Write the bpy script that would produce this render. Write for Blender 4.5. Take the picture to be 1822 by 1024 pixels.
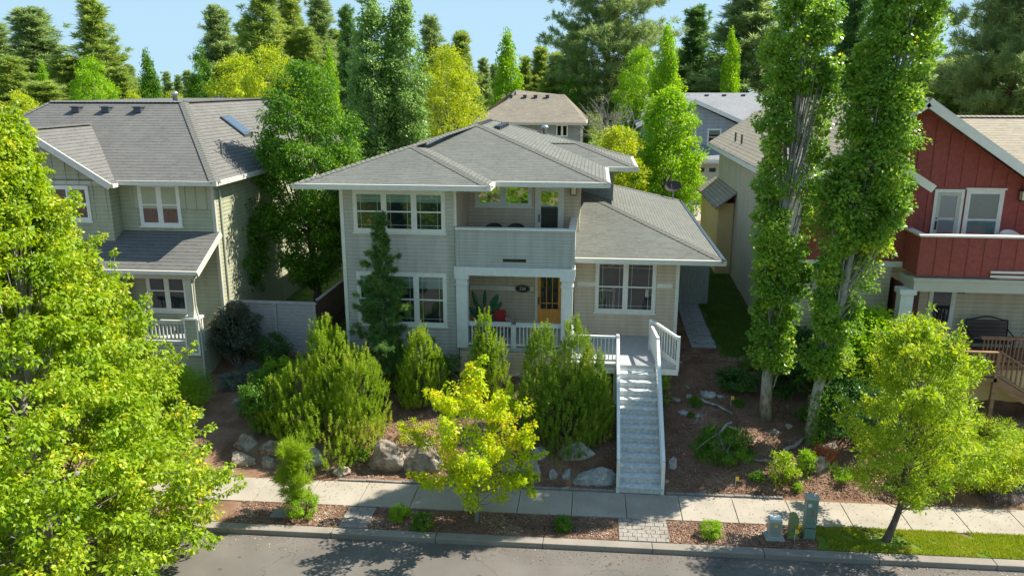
import bpy, math, random
import numpy as np
R = math.radians
for o in list(bpy.data.objects): bpy.data.objects.remove(o)
scene = bpy.context.scene
col = scene.collection
# ------------------------------------------------------------------ camera, sky, sun, exposure
FPX = 1400.0; PITCH = R(14.5); YAW = R(5.9); CAM = (0.0, 0.0, 12.0)
cam = bpy.data.cameras.new('camera'); camo = bpy.data.objects.new('camera', cam); col.objects.link(camo)
camo.location = CAM; camo.rotation_euler = (R(90) - PITCH, 0, YAW)
cam.sensor_width = 36; cam.lens = 36 * FPX / 1822; cam.clip_start = .1; cam.clip_end = 3000
scene.camera = camo
SUN = np.array([.78, .33, 1.0]); SUN = SUN / np.linalg.norm(SUN)
ELEV = math.asin(SUN[2]); ROT = math.atan2(SUN[0], SUN[1])
world = bpy.data.worlds.new('World'); scene.world = world; world.use_nodes = True
wn = world.node_tree; bg = wn.nodes['Background']
sky = wn.nodes.new('ShaderNodeTexSky'); sky.sky_type = 'NISHITA'; sky.sun_disc = False
sky.sun_elevation = ELEV; sky.sun_rotation = ROT; sky.air_density = .7; sky.dust_density = .1; sky.ozone_density = 2.5
_sp = wn.nodes.new('ShaderNodeSeparateColor'); _cb = wn.nodes.new('ShaderNodeCombineColor'); wn.links.new(sky.outputs[0], _sp.inputs[0])
for _i, _a in enumerate((1.12, 1.70, 2.12)):      # soft shoulder on the very bright low sky
    _n = [wn.nodes.new('ShaderNodeMath') for _ in range(4)]
    _n[0].operation = 'POWER'; _n[0].inputs[1].default_value = 2; wn.links.new(_sp.outputs[_i], _n[0].inputs[0])
    _n[1].operation = 'ADD'; _n[1].inputs[1].default_value = _a*_a; wn.links.new(_n[0].outputs[0], _n[1].inputs[0])
    _n[2].operation = 'SQRT'; wn.links.new(_n[1].outputs[0], _n[2].inputs[0])
    _n[3].operation = 'DIVIDE'; wn.links.new(_sp.outputs[_i], _n[3].inputs[0]); wn.links.new(_n[2].outputs[0], _n[3].inputs[1])
    _m = wn.nodes.new('ShaderNodeMath'); _m.operation = 'MULTIPLY'; _m.inputs[1].default_value = _a; wn.links.new(_n[3].outputs[0], _m.inputs[0]); wn.links.new(_m.outputs[0], _cb.inputs[_i])
wn.links.new(_cb.outputs[0], bg.inputs[0]); bg.inputs[1].default_value = .15
sl = bpy.data.lights.new('sun', 'SUN'); sl.energy = 2.9; sl.angle = R(.5); sl.color = (1, .94, .84)
so = bpy.data.objects.new('sun', sl); col.objects.link(so)
from mathutils import Vector
so.rotation_euler = Vector(-SUN).to_track_quat('-Z', 'Y').to_euler(); so.location = (40, 10, 50)
scene.view_settings.view_transform = 'Standard'; scene.view_settings.look = 'None'
scene.view_settings.exposure = 1.7; scene.view_settings.gamma = 1
scene.cycles.max_bounces = 12; scene.cycles.transparent_max_bounces = 8
scene.cycles.diffuse_bounces = 6; scene.cycles.glossy_bounces = 3; scene.cycles.transmission_bounces = 6
# ------------------------------------------------------------------ measuring helpers (survey of the place)
_r = (math.cos(YAW), math.sin(YAW), 0); _f = (-math.sin(YAW), math.cos(YAW), 0)
_fw = (_f[0]*math.cos(PITCH), _f[1]*math.cos(PITCH), -math.sin(PITCH))
_up = (_f[0]*math.sin(PITCH), _f[1]*math.sin(PITCH), math.cos(PITCH))
def ray(px, py):
    a = (px-911)/FPX; b = (512-py)/FPX
    return [_fw[i]+a*_r[i]+b*_up[i] for i in range(3)]
def atY(px, py, y):
    d = ray(px, py); t = y/d[1]; return (t*d[0], y, 12+t*d[2])
def atX(px, py, x):
    d = ray(px, py); t = x/d[0]; return (x, t*d[1], 12+t*d[2])
def atZ(px, py, z):
    d = ray(px, py); t = (z-12)/d[2]; return (t*d[0], t*d[1], z)
def sst(a, b, v):
    t = np.clip((v-a)/(b-a), 0, 1); return t*t*(3-2*t)
def skew(x): return .018*np.clip(x, -25, 25)
def height(x, y):                      # lie of the land
    x = np.asarray(x, float); y = np.asarray(y, float)
    v = y-skew(x); s = v-21.62
    mid = .15+.42*sst(.45, 1.25, s)+1.38*np.clip((s-.5)/5.6, 0, 1)
    rgt = .15+1.80*np.clip(s/6.2, 0, 1)+.10*sst(0, 1, s)
    lft = .15+.25*sst(.4, 1.3, s)+.75*np.clip(s/5.5, 0, 1)+.9*sst(5.8, 9, s)
    wl = sst(-11.0, -8.6, x); wr = sst(1.0, 2.4, x)
    z = lft*(1-wl)+wl*(mid*(1-wr)+rgt*wr)
    z = z+.6*sst(8, 30, s)
    bump = .05*np.sin(x*2.1+y*1.3)*np.cos(y*2.7-x*.7)+.03*np.sin(x*5.3-y*4.1)
    z = z+bump*sst(.4, 1.6, s)*(1-sst(8, 14, s))
    z = np.where(s < 0, .12, z)
    z = np.where(v < 18.95, -.06, z)
    return z
def gz(x, y): return float(height(x, y))
def ground_at(px, py):
    d = ray(px, py); t = 12.0
    while t < 300:
        x, y, z = t*d[0], t*d[1], 12+t*d[2]
        if z <= gz(x, y): return (x, y, gz(x, y))
        t += .02
    return (x, y, z)
# ------------------------------------------------------------------ objects
OFF = {}
def tag(o, label=None, cat=None, group=None, kind=None):
    if label: o['label'] = label
    if cat: o['category'] = cat
    if group: o['group'] = group
    if kind: o['kind'] = kind
    return o
def thing(name, label, cat, loc=(0, 0, 0), group=None):
    o = bpy.data.objects.new(name, None); o.empty_display_size = .3; col.objects.link(o); o.location = loc
    OFF[o.name] = tuple(loc); return tag(o, label, cat, group)
def kids(o): return [c for c in bpy.data.objects if c.parent == o]
def copy_tree(o, parent=None):
    ch = kids(o); c = o.copy(); col.objects.link(c); c.parent = parent
    for k in ch: copy_tree(k, c)
    return c
class MB:
    def __init__(s): s.v = []; s.f = []; s.uv = []
    def face(s, pts, uv=None):
        n = len(s.v); s.v += [tuple(p) for p in pts]; s.f.append(tuple(range(n, n+len(pts)))); s.uv.append(uv)
    def box(s, x0, x1, y0, y1, z0, z1): s.fbox(((0, 0, 0), (1, 0, 0), (0, 1, 0)), x0, x1, y0, y1, z0, z1)
    def fbox(s, F, a0, a1, c0, c1, b0, b1):   # a along u, c along n, b up
        O, u, n = F
        def P(a, c, b): return (O[0]+a*u[0]+c*n[0], O[1]+a*u[1]+c*n[1], O[2]+b+a*u[2]+c*n[2])
        q = [P(a, c, b) for b in (b0, b1) for c in (c0, c1) for a in (a0, a1)]
        k = len(s.v); s.v += q
        for f in ((0, 2, 3, 1), (4, 5, 7, 6), (0, 1, 5, 4), (2, 6, 7, 3), (0, 4, 6, 2), (1, 3, 7, 5)):
            s.f.append(tuple(k+i for i in f)); s.uv.append(None)
    def pane(s, F, a0, a1, c, b0, b1):
        O, u, n = F
        def P(a, b): return (O[0]+a*u[0]+c*n[0], O[1]+a*u[1]+c*n[1], O[2]+b)
        s.face([P(a0, b0), P(a1, b0), P(a1, b1), P(a0, b1)])
    def bar(s, p, q, w, h, up=(0, 0, 1)):
        p = np.array(p, float); q = np.array(q, float); d = q-p; d /= np.linalg.norm(d)
        u = np.cross(d, up); u /= (np.linalg.norm(u)+1e-9); v = np.cross(u, d)
        k = len(s.v)
        for c in (p, q):
            for a, b in ((-1, -1), (1, -1), (1, 1), (-1, 1)): s.v.append(tuple(c+u*a*w/2+v*b*h/2))
        for f in ((0, 1, 2, 3), (7, 6, 5, 4), (0, 4, 5, 1), (1, 5, 6, 2), (2, 6, 7, 3), (3, 7, 4, 0)):
            s.f.append(tuple(k+i for i in f)); s.uv.append(None)
    def tube(s, pts, rad, n=8, cap=True):
        pts = [np.array(p, float) for p in pts]; k = len(s.v); m = len(pts)
        ref = np.array([.3, .9, .2])
        for i, p in enumerate(pts):
            d = pts[min(i+1, m-1)]-pts[max(i-1, 0)]; d /= (np.linalg.norm(d)+1e-9)
            u = np.cross(d, ref); u /= (np.linalg.norm(u)+1e-9); w = np.cross(d, u)
            r = rad[i] if hasattr(rad, '__len__') else rad
            for j in range(n):
                a = 2*math.pi*j/n; s.v.append(tuple(p+(u*math.cos(a)+w*math.sin(a))*r))
        for i in range(m-1):
            for j in range(n):
                a = k+i*n+j; b = k+i*n+(j+1) % n
                s.f.append((a, b, b+n, a+n)); s.uv.append(None)
        if cap:
            s.f.append(tuple(k+j for j in range(n))[::-1]); s.uv.append(None)
            s.f.append(tuple(k+(m-1)*n+j for j in range(n))); s.uv.append(None)
    def prism(s, poly, y0, y1):        # poly in x,z, extruded along y
        n = len(poly); k = len(s.v)
        s.v += [(a, y0, b) for a, b in poly]+[(a, y1, b) for a, b in poly]
        s.f.append(tuple(range(k, k+n))); s.uv.append(None)
        s.f.append(tuple(range(k+2*n-1, k+n-1, -1))); s.uv.append(None)
        for i in range(n):
            j = (i+1) % n; s.f.append((k+i, k+n+i, k+n+j, k+j)); s.uv.append(None)
    def slab(s, poly, z0, z1):         # poly in x,y
        n = len(poly); k = len(s.v)
        s.v += [(a, b, z0) for a, b in poly]+[(a, b, z1) for a, b in poly]
        s.f.append(tuple(range(k, k+n))[::-1]); s.uv.append(None)
        s.f.append(tuple(range(k+n, k+2*n))); s.uv.append(None)
        for i in range(n):
            j = (i+1) % n; s.f.append((k+i, k+j, k+n+j, k+n+i)); s.uv.append(None)
    def lathe(s, c, prof, n=20):
        k = len(s.v)
        for r, z in prof:
            for j in range(n):
                a = 2*math.pi*j/n; s.v.append((c[0]+r*math.cos(a), c[1]+r*math.sin(a), c[2]+z))
        for i in range(len(prof)-1):
            for j in range(n):
                a = k+i*n+j; b = k+i*n+(j+1) % n
                s.f.append((a, b, b+n, a+n)); s.uv.append(None)
        s.f.append(tuple(k+j for j in range(n))[::-1]); s.uv.append(None)
        s.f.append(tuple(k+(len(prof)-1)*n+j for j in range(n))); s.uv.append(None)
    def roof(s, pts, th=.0):           # planar roof face with eave-aligned uv in metres
        P = [np.array(p, float) for p in pts]
        nrm = np.zeros(3)
        for i in range(len(P)):
            a, b = P[i], P[(i+1) % len(P)]
            nrm += np.array([(a[1]-b[1])*(a[2]+b[2]), (a[2]-b[2])*(a[0]+b[0]), (a[0]-b[0])*(a[1]+b[1])])
        nrm /= np.linalg.norm(nrm)
        if nrm[2] < 0: P = P[::-1]; nrm = -nrm
        u = np.cross((0, 0, 1), nrm); u /= np.linalg.norm(u); v = np.cross(nrm, u)
        uv = [(float(p@u)+50, float(p@v)+50) for p in P]
        s.face(P, uv)
        if th:
            Q = [p-np.array((0, 0, th)) for p in P]
            s.face(Q[::-1])
            for i in range(len(P)):
                j = (i+1) % len(P); s.face([P[i], Q[i], Q[j], P[j]])
    def build(s, name, mat, parent=None, smooth=False, bevel=0):
        off = (0, 0, 0)
        if parent is not None: off = OFF[parent.name]
        m = bpy.data.meshes.new(name)
        m.from_pydata([(a-off[0], b-off[1], c-off[2]) for a, b, c in s.v], [], s.f)
        if any(u is not None for u in s.uv):
            L = m.uv_layers.new(name='UVMap')
            for p, u in zip(m.polygons, s.uv):
                if u:
                    for li, q in zip(p.loop_indices, u): L.data[li].uv = q
        if smooth: m.shade_smooth()
        m.materials.append(mat)
        o = bpy.data.objects.new(name, m); col.objects.link(o); OFF[o.name] = off
        if parent is not None: o.parent = parent
        if bevel:
            b = o.modifiers.new('bevel', 'BEVEL'); b.width = bevel; b.segments = 2; b.limit_method = 'ANGLE'
        return o
def np_mesh(name, V, F, mat, parent=None, off=(0, 0, 0), smooth=False):
    V = np.asarray(V, np.float32)-np.array(off, np.float32); F = np.asarray(F, np.int32); k = F.shape[1]
    m = bpy.data.meshes.new(name)
    m.vertices.add(len(V)); m.vertices.foreach_set('co', V.ravel())
    m.loops.add(F.size); m.loops.foreach_set('vertex_index', F.ravel())
    m.polygons.add(len(F)); m.polygons.foreach_set('loop_start', np.arange(0, F.size, k, dtype=np.int32))
    m.update(calc_edges=True); m.materials.append(mat)
    if smooth: m.shade_smooth()
    o = bpy.data.objects.new(name, m); col.objects.link(o); OFF[o.name] = tuple(off)
    if parent is not None: o.parent = parent
    return o
# ------------------------------------------------------------------ materials
def lin(c):
    return tuple(((v/255)/12.92 if v/255 <= .04045 else ((v/255+.055)/1.055)**2.4) for v in c)+(1,)
def newmat(name):
    m = bpy.data.materials.new(name); m.use_nodes = True; t = m.node_tree; return m, t, t.nodes['Principled BSDF']
def N(t, k, **a):
    n = t.nodes.new(k)
    for q, v in a.items(): setattr(n, q, v)
    return n
def ramp(t, src, stops):
    r = N(t, 'ShaderNodeValToRGB'); e = r.color_ramp.elements
    while len(e) < len(stops): e.new(.5)
    for i, (p, c) in enumerate(stops):
        e[i].position = p; e[i].color = c if len(c) == 4 else tuple(c)+(1,)
    t.links.new(src, r.inputs[0]); return r
def plain(name, c, rough=.6, noise=.12, scale=6, bump=.0, bscale=60, metal=0, spec=.4, stretch=(1, 1, 1)):
    m, t, b = newmat(name); tc = N(t, 'ShaderNodeTexCoord'); mp = N(t, 'ShaderNodeMapping'); mp.inputs['Scale'].default_value = stretch
    t.links.new(tc.outputs['Object'], mp.inputs[0])
    n = N(t, 'ShaderNodeTexNoise'); n.inputs['Scale'].default_value = scale; n.inputs['Detail'].default_value = 6
    t.links.new(mp.outputs[0], n.inputs[0])
    lo = tuple(v*(1-noise) for v in c[:3]); hi = tuple(min(1, v*(1+noise)) for v in c[:3])
    r = ramp(t, n.outputs[0], [(.3, lo), (.7, hi)]); t.links.new(r.outputs[0], b.inputs['Base Color'])
    b.inputs['Roughness'].default_value = rough; b.inputs['Metallic'].default_value = metal
    b.inputs['Specular IOR Level'].default_value = spec
    if bump:
        n2 = N(t, 'ShaderNodeTexNoise'); n2.inputs['Scale'].default_value = bscale; n2.inputs['Detail'].default_value = 4
        t.links.new(mp.outputs[0], n2.inputs[0])
        bp = N(t, 'ShaderNodeBump'); bp.inputs['Strength'].default_value = bump; bp.inputs['Distance'].default_value = .02
        t.links.new(n2.outputs[0], bp.inputs['Height']); t.links.new(bp.outputs[0], b.inputs['Normal'])
    return m
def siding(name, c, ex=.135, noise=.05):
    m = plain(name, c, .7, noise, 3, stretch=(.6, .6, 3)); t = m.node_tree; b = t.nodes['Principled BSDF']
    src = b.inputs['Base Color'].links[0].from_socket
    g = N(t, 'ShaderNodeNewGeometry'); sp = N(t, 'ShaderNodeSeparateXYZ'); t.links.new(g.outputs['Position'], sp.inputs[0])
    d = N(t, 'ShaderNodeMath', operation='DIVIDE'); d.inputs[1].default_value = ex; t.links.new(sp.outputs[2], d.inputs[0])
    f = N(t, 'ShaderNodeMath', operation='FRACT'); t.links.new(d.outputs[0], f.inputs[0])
    r = ramp(t, f.outputs[0], [(.0, (.62, .62, .62)), (.08, (.68, .68, .68)), (.17, (1, 1, 1))])  # lap shadow painted into the colour as a thin line at each board joint
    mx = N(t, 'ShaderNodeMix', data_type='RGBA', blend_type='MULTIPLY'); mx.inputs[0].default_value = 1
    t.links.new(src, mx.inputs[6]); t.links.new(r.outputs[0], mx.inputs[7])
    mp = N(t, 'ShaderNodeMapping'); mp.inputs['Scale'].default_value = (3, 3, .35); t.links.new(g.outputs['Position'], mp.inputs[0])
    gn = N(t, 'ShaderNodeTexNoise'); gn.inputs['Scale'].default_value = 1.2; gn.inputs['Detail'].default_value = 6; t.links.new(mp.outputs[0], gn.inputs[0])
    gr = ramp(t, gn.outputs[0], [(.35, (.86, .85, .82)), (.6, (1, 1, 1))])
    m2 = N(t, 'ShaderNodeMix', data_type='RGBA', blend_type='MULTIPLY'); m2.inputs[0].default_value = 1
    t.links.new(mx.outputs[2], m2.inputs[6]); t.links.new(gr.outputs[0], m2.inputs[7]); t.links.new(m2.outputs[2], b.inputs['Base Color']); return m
def shingle(name, c1, c2, c3, row=.145, w=.34):
    m, t, b = newmat(name); tc = N(t, 'ShaderNodeTexCoord')
    br = N(t, 'ShaderNodeTexBrick'); br.inputs['Scale'].default_value = 1; br.inputs['Brick Width'].default_value = w
    br.inputs['Row Height'].default_value = row; br.inputs['Mortar Size'].default_value = 0
    br.inputs['Color1'].default_value = c1; br.inputs['Color2'].default_value = c2; br.offset = .37
    t.links.new(tc.outputs['UV'], br.inputs[0])
    sp = N(t, 'ShaderNodeSeparateXYZ'); t.links.new(tc.outputs['UV'], sp.inputs[0])
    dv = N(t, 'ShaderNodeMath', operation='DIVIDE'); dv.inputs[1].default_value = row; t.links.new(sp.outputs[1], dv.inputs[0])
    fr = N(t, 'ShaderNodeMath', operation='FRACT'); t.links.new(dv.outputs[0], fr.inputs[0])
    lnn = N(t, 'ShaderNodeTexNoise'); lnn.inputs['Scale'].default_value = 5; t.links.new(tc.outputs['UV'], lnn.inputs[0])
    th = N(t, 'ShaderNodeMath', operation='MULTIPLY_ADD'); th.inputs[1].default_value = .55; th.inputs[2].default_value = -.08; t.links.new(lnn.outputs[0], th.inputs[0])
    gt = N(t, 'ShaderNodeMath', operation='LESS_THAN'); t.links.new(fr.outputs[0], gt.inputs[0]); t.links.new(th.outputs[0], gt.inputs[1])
    n = N(t, 'ShaderNodeTexNoise'); n.inputs['Scale'].default_value = 7; n.inputs['Detail'].default_value = 5
    mp = N(t, 'ShaderNodeMapping'); mp.inputs['Scale'].default_value = (1, 2.2, 1); t.links.new(tc.outputs['UV'], mp.inputs[0]); t.links.new(mp.outputs[0], n.inputs[0])
    mx = N(t, 'ShaderNodeMix', data_type='RGBA'); r = ramp(t, n.outputs[0], [(.45, (0, 0, 0)), (.62, (1, 1, 1))])
    t.links.new(r.outputs[0], mx.inputs[0]); t.links.new(br.outputs[0], mx.inputs[6])
    mx.inputs[7].default_value = c3
    ml = N(t, 'ShaderNodeMix', data_type='RGBA', blend_type='MULTIPLY'); ml.inputs[0].default_value = 1
    n3 = N(t, 'ShaderNodeTexNoise'); n3.inputs['Scale'].default_value = .5; n3.inputs['Detail'].default_value = 3; t.links.new(tc.outputs['UV'], n3.inputs[0])
    r3 = ramp(t, n3.outputs[0], [(.3, (.86, .86, .87)), (.7, (1.0, 1, 1))])
    mm = N(t, 'ShaderNodeMix', data_type='RGBA'); t.links.new(gt.outputs[0], mm.inputs[0]); t.links.new(mx.outputs[2], mm.inputs[6]); mm.inputs[7].default_value = tuple(v*.5 for v in c1[:3])+(1,)  # step shadow under each shingle row painted in as a darker line
    t.links.new(mm.outputs[2], ml.inputs[6]); t.links.new(r3.outputs[0], ml.inputs[7])
    t.links.new(ml.outputs[2], b.inputs['Base Color'])
    bp = N(t, 'ShaderNodeBump'); bp.inputs['Strength'].default_value = .5; bp.inputs['Distance'].default_value = .02; bp.invert = True
    t.links.new(gt.outputs[0], bp.inputs['Height']); t.links.new(bp.outputs[0], b.inputs['Normal'])
    b.inputs['Roughness'].default_value = .9; b.inputs['Specular IOR Level'].default_value = .25
    return m
def leafmat(name, c1, c2, c3=None, trans=.45, rough=.5):
    m, t, b = newmat(name); g = N(t, 'ShaderNodeNewGeometry'); tc = N(t, 'ShaderNodeTexCoord')
    st = [(0, c1), (.75, c2), (1, c3 or c2)]
    n = N(t, 'ShaderNodeTexNoise'); n.inputs['Scale'].default_value = .9; n.inputs['Detail'].default_value = 3; t.links.new(tc.outputs['Object'], n.inputs[0])
    ad = N(t, 'ShaderNodeMath', operation='MULTIPLY_ADD'); ad.inputs[1].default_value = .62; t.links.new(g.outputs['Random Per Island'], ad.inputs[0])
    sb = N(t, 'ShaderNodeMath', operation='MULTIPLY_ADD'); sb.inputs[1].default_value = 1.3; sb.inputs[2].default_value = -.46; t.links.new(n.outputs[0], sb.inputs[0])
    t.links.new(sb.outputs[0], ad.inputs[2])
    r = ramp(t, ad.outputs[0], st); t.links.new(r.outputs[0], b.inputs['Base Color'])
    b.inputs['Roughness'].default_value = rough; b.inputs['Specular IOR Level'].default_value = .35
    tr = N(t, 'ShaderNodeBsdfTranslucent'); hs = N(t, 'ShaderNodeHueSaturation'); hs.inputs['Value'].default_value = 1.35; hs.inputs['Hue'].default_value = .492; hs.inputs['Saturation'].default_value = 1.05
    t.links.new(r.outputs[0], hs.inputs['Color']); t.links.new(hs.outputs[0], tr.inputs[0])
    mx = N(t, 'ShaderNodeMixShader'); mx.inputs[0].default_value = trans
    t.links.new(b.outputs[0], mx.inputs[1]); t.links.new(tr.outputs[0], mx.inputs[2])
    t.links.new(mx.outputs[0], t.nodes['Material Output'].inputs[0]); return m
def barkmat(name, c1, c2, sc=9, stretch=(1, 1, .25)):
    m, t, b = newmat(name); tc = N(t, 'ShaderNodeTexCoord'); mp = N(t, 'ShaderNodeMapping'); mp.inputs['Scale'].default_value = stretch
    t.links.new(tc.outputs['Object'], mp.inputs[0]); n = N(t, 'ShaderNodeTexNoise'); n.inputs['Scale'].default_value = sc; n.inputs['Detail'].default_value = 8; n.inputs['Roughness'].default_value = .7
    t.links.new(mp.outputs[0], n.inputs[0]); r = ramp(t, n.outputs[0], [(.35, c1), (.62, c2)]); t.links.new(r.outputs[0], b.inputs['Base Color'])
    bp = N(t, 'ShaderNodeBump'); bp.inputs['Strength'].default_value = .7; bp.inputs['Distance'].default_value = .03; t.links.new(n.outputs[0], bp.inputs['Height']); t.links.new(bp.outputs[0], b.inputs['Normal'])
    b.inputs['Roughness'].default_value = .9; return m
def groundmat(name, stops, sc=4, fine=45, bump=.8):
    m, t, b = newmat(name); tc = N(t, 'ShaderNodeTexCoord')
    n = N(t, 'ShaderNodeTexNoise'); n.inputs['Scale'].default_value = fine; n.inputs['Detail'].default_value = 8; n.inputs['Roughness'].default_value = .75; t.links.new(tc.outputs['Object'], n.inputs[0])
    n2 = N(t, 'ShaderNodeTexNoise'); n2.inputs['Scale'].default_value = sc; n2.inputs['Detail'].default_value = 5; t.links.new(tc.outputs['Object'], n2.inputs[0])
    ad = N(t, 'ShaderNodeMath', operation='MULTIPLY_ADD'); ad.inputs[1].default_value = .5; t.links.new(n2.outputs[0], ad.inputs[0])
    ml = N(t, 'ShaderNodeMath', operation='MULTIPLY'); ml.inputs[1].default_value = .5; t.links.new(n.outputs[0], ml.inputs[0]); t.links.new(ml.outputs[0], ad.inputs[2])
    r = ramp(t, ad.outputs[0], stops); t.links.new(r.outputs[0], b.inputs['Base Color'])
    bp = N(t, 'ShaderNodeBump'); bp.inputs['Strength'].default_value = bump; bp.inputs['Distance'].default_value = .04; t.links.new(n.outputs[0], bp.inputs['Height']); t.links.new(bp.outputs[0], b.inputs['Normal'])
    b.inputs['Roughness'].default_value = .95; b.inputs['Specular IOR Level'].default_value = .15; return m
def glassmat(name, tint=(.75, .85, .85), fac=.28):
    m, t, b = newmat(name); t.nodes.remove(b)
    gl = N(t, 'ShaderNodeBsdfGlossy'); gl.inputs['Roughness'].default_value = .015; gl.inputs[0].default_value = (.9, .95, 1, 1)
    tr = N(t, 'ShaderNodeBsdfTransparent'); tr.inputs[0].default_value = tuple(tint)+(1,)
    lw = N(t, 'ShaderNodeFresnel'); lw.inputs[0].default_value = 1.5
    ad = N(t, 'ShaderNodeMath', operation='ADD'); ad.inputs[1].default_value = fac; ad.use_clamp = True; t.links.new(lw.outputs[0], ad.inputs[0])
    mx = N(t, 'ShaderNodeMixShader'); t.links.new(ad.outputs[0], mx.inputs[0]); t.links.new(tr.outputs[0], mx.inputs[1]); t.links.new(gl.outputs[0], mx.inputs[2])
    tc = N(t, 'ShaderNodeTexCoord'); n = N(t, 'ShaderNodeTexNoise'); n.inputs['Scale'].default_value = 1.3; t.links.new(tc.outputs['Object'], n.inputs[0])
    bp = N(t, 'ShaderNodeBump'); bp.inputs['Strength'].default_value = .06; bp.inputs['Distance'].default_value = .1; t.links.new(n.outputs[0], bp.inputs['Height']); t.links.new(bp.outputs[0], gl.inputs['Normal'])
    t.links.new(mx.outputs[0], t.nodes['Material Output'].inputs[0]); return m
M = {}
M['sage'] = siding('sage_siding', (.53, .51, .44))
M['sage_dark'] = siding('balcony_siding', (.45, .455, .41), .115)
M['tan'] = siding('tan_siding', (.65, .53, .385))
M['white'] = plain('cream_trim', (.74, .72, .62), .55, .06, 5)
M['bluewhite'] = plain('pale_column_paint', (.64, .66, .62), .55, .06, 5)
M['gutter'] = plain('gutter_paint', (.62, .60, .51), .5, .06, 5)
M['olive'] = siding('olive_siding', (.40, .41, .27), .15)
M['olivetrim'] = plain('olive_trim', (.50, .50, .40), .6, .05, 3)
M['red'] = plain('red_board', (.31, .075, .056), .8, .16, 9, .25, 120)
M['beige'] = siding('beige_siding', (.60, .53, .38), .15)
M['yellow'] = plain('yellow_tan_wall', (.84, .60, .27), .7, .05, 3)
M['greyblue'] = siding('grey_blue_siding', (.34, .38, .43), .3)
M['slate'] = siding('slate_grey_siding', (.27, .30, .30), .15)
M['teal'] = plain('teal_wall', (.18, .42, .44), .7, .05, 3)
M['roof_main'] = shingle('grey_green_shingle', (.18, .182, .158, 1), (.132, .135, .118, 1), (.165, .182, .15, 1))
M['roof_left'] = shingle('grey_shingle', (.18, .175, .155, 1), (.142, .138, .125, 1), (.172, .167, .15, 1), .2)
M['roof_red'] = shingle('tan_shingle', (.42, .36, .26, 1), (.33, .28, .20, 1), (.38, .33, .235, 1), .2)
M['roof_brown'] = shingle('brown_shingle', (.29, .25, .185, 1), (.20, .175, .135, 1), (.25, .215, .165, 1), .2)
M['roof_light'] = shingle('light_grey_shingle', (.30, .31, .32, 1), (.25, .26, .27, 1), (.34, .34, .34, 1))
M['cap'] = plain('ridge_shingle', (.15, .147, .125), .9, .25, 18)
M['captan'] = plain('tan_ridge_shingle', (.30, .26, .19), .9, .25, 18)
M['vent'] = plain('roof_vent_metal', (.07, .075, .085), .45, .1)
M['galv'] = plain('galvanised_metal', (.50, .52, .53), .35, .1, metal=.8)
M['pane'] = glassmat('window_glass', (.72, .82, .82), .04)
M['pane2'] = glassmat('bright_window_glass', (.8, .85, .8), .40)
M['room'] = plain('dark_room', (.05, .054, .058), .9, .3, 2)
M['paver_blue'] = groundmat('blue_grey_paver', [(.3, (.27, .29, .31, 1)), (.5, (.36, .38, .40, 1)), (.7, (.45, .46, .47, 1))], 3.1, 70, .3)
M['blind'] = plain('blind_fabric', (.42, .47, .44), .8, .08, 3, stretch=(1, 1, 20))
M['curtain'] = plain('pink_curtain', (.20, .14, .12), .85, .5, 3, stretch=(14, 14, 1))
M['olive_plain'] = plain('olive_board', (.40, .41, .27), .7, .06, 3)
M['lace'] = plain('pale_curtain', (.55, .55, .56), .85, .15, 8, stretch=(14, 14, 1))
M['oak'] = plain('oak_door', (.80, .35, .07), .4, .22, 3, .15, 30, stretch=(9, 9, 1))
M['dark'] = plain('black_metal', (.02, .02, .022), .45, .2)
M['deck'] = plain('grey_deck_paint', (.42, .43, .42), .6, .08, 5)
M['step'] = plain('grey_step_paint', (.57, .585, .56), .6, .22, 9)
M['rail'] = plain('white_rail_paint', (.74, .75, .70), .55, .05, 7)
M['brownwood'] = plain('brown_stained_wood', (.28, .155, .085), .7, .3, 5, .2, 40, stretch=(1, 1, 4))
M['greywood'] = plain('grey_weathered_fence', (.42, .395, .37), .85, .2, 4, .3, 40, stretch=(1, 1, 6))
M['bluewood'] = plain('blue_grey_boards', (.46, .50, .52), .8, .12, 4, .2, 40, stretch=(5, 5, 1))
M['darkfence'] = plain('dark_brown_fence', (.13, .085, .06), .85, .3, 4, .3, 40, stretch=(1, 1, 6))
M['door_brown'] = plain('dark_red_brown_door', (.11, .035, .025), .5, .2)
M['chair'] = plain('brown_wicker', (.06, .045, .04), .7, .3, 40)
M['redcloth'] = plain('red_fabric', (.42, .03, .02), .7, .2)
M['throw'] = plain('striped_blanket', (.40, .27, .23), .9, .6, 22)
M['bulb'] = plain('frosted_lamp_glass', (.75, .65, .45), .3, .05)
M['concrete'] = groundmat('sidewalk_concrete', [(.3, (.27, .24, .19, 1)), (.5, (.355, .315, .25, 1)), (.7, (.42, .375, .305, 1))], 1.2, 60, .15)
M['kerb'] = groundmat('kerb_concrete', [(.3, (.19, .17, .14, 1)), (.5, (.265, .235, .195, 1)), (.7, (.34, .30, .25, 1))], 1.5, 60, .25)
M['paver'] = groundmat('grey_paver', [(.3, (.21, .19, .16, 1)), (.5, (.29, .265, .225, 1)), (.7, (.36, .33, .29, 1))], 3.1, 70, .3)
M['edging'] = groundmat('grey_edging_block', [(.3, (.17, .16, .15, 1)), (.5, (.25, .24, .22, 1)), (.7, (.32, .30, .28, 1))], 4, 60, .5)
M['soil'] = groundmat('mulch_soil', [(.28, (.06, .033, .02, 1)), (.42, (.17, .095, .058, 1)), (.55, (.29, .175, .11, 1)), (.72, (.46, .31, .21, 1))], 1.3, 26, 1)
M['rock'] = groundmat('basalt_boulder', [(.32, (.09, .075, .055, 1)), (.45, (.25, .20, .15, 1)), (.55, (.40, .34, .27, 1)), (.7, (.52, .47, .39, 1))], 2.5, 12, 1)
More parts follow.
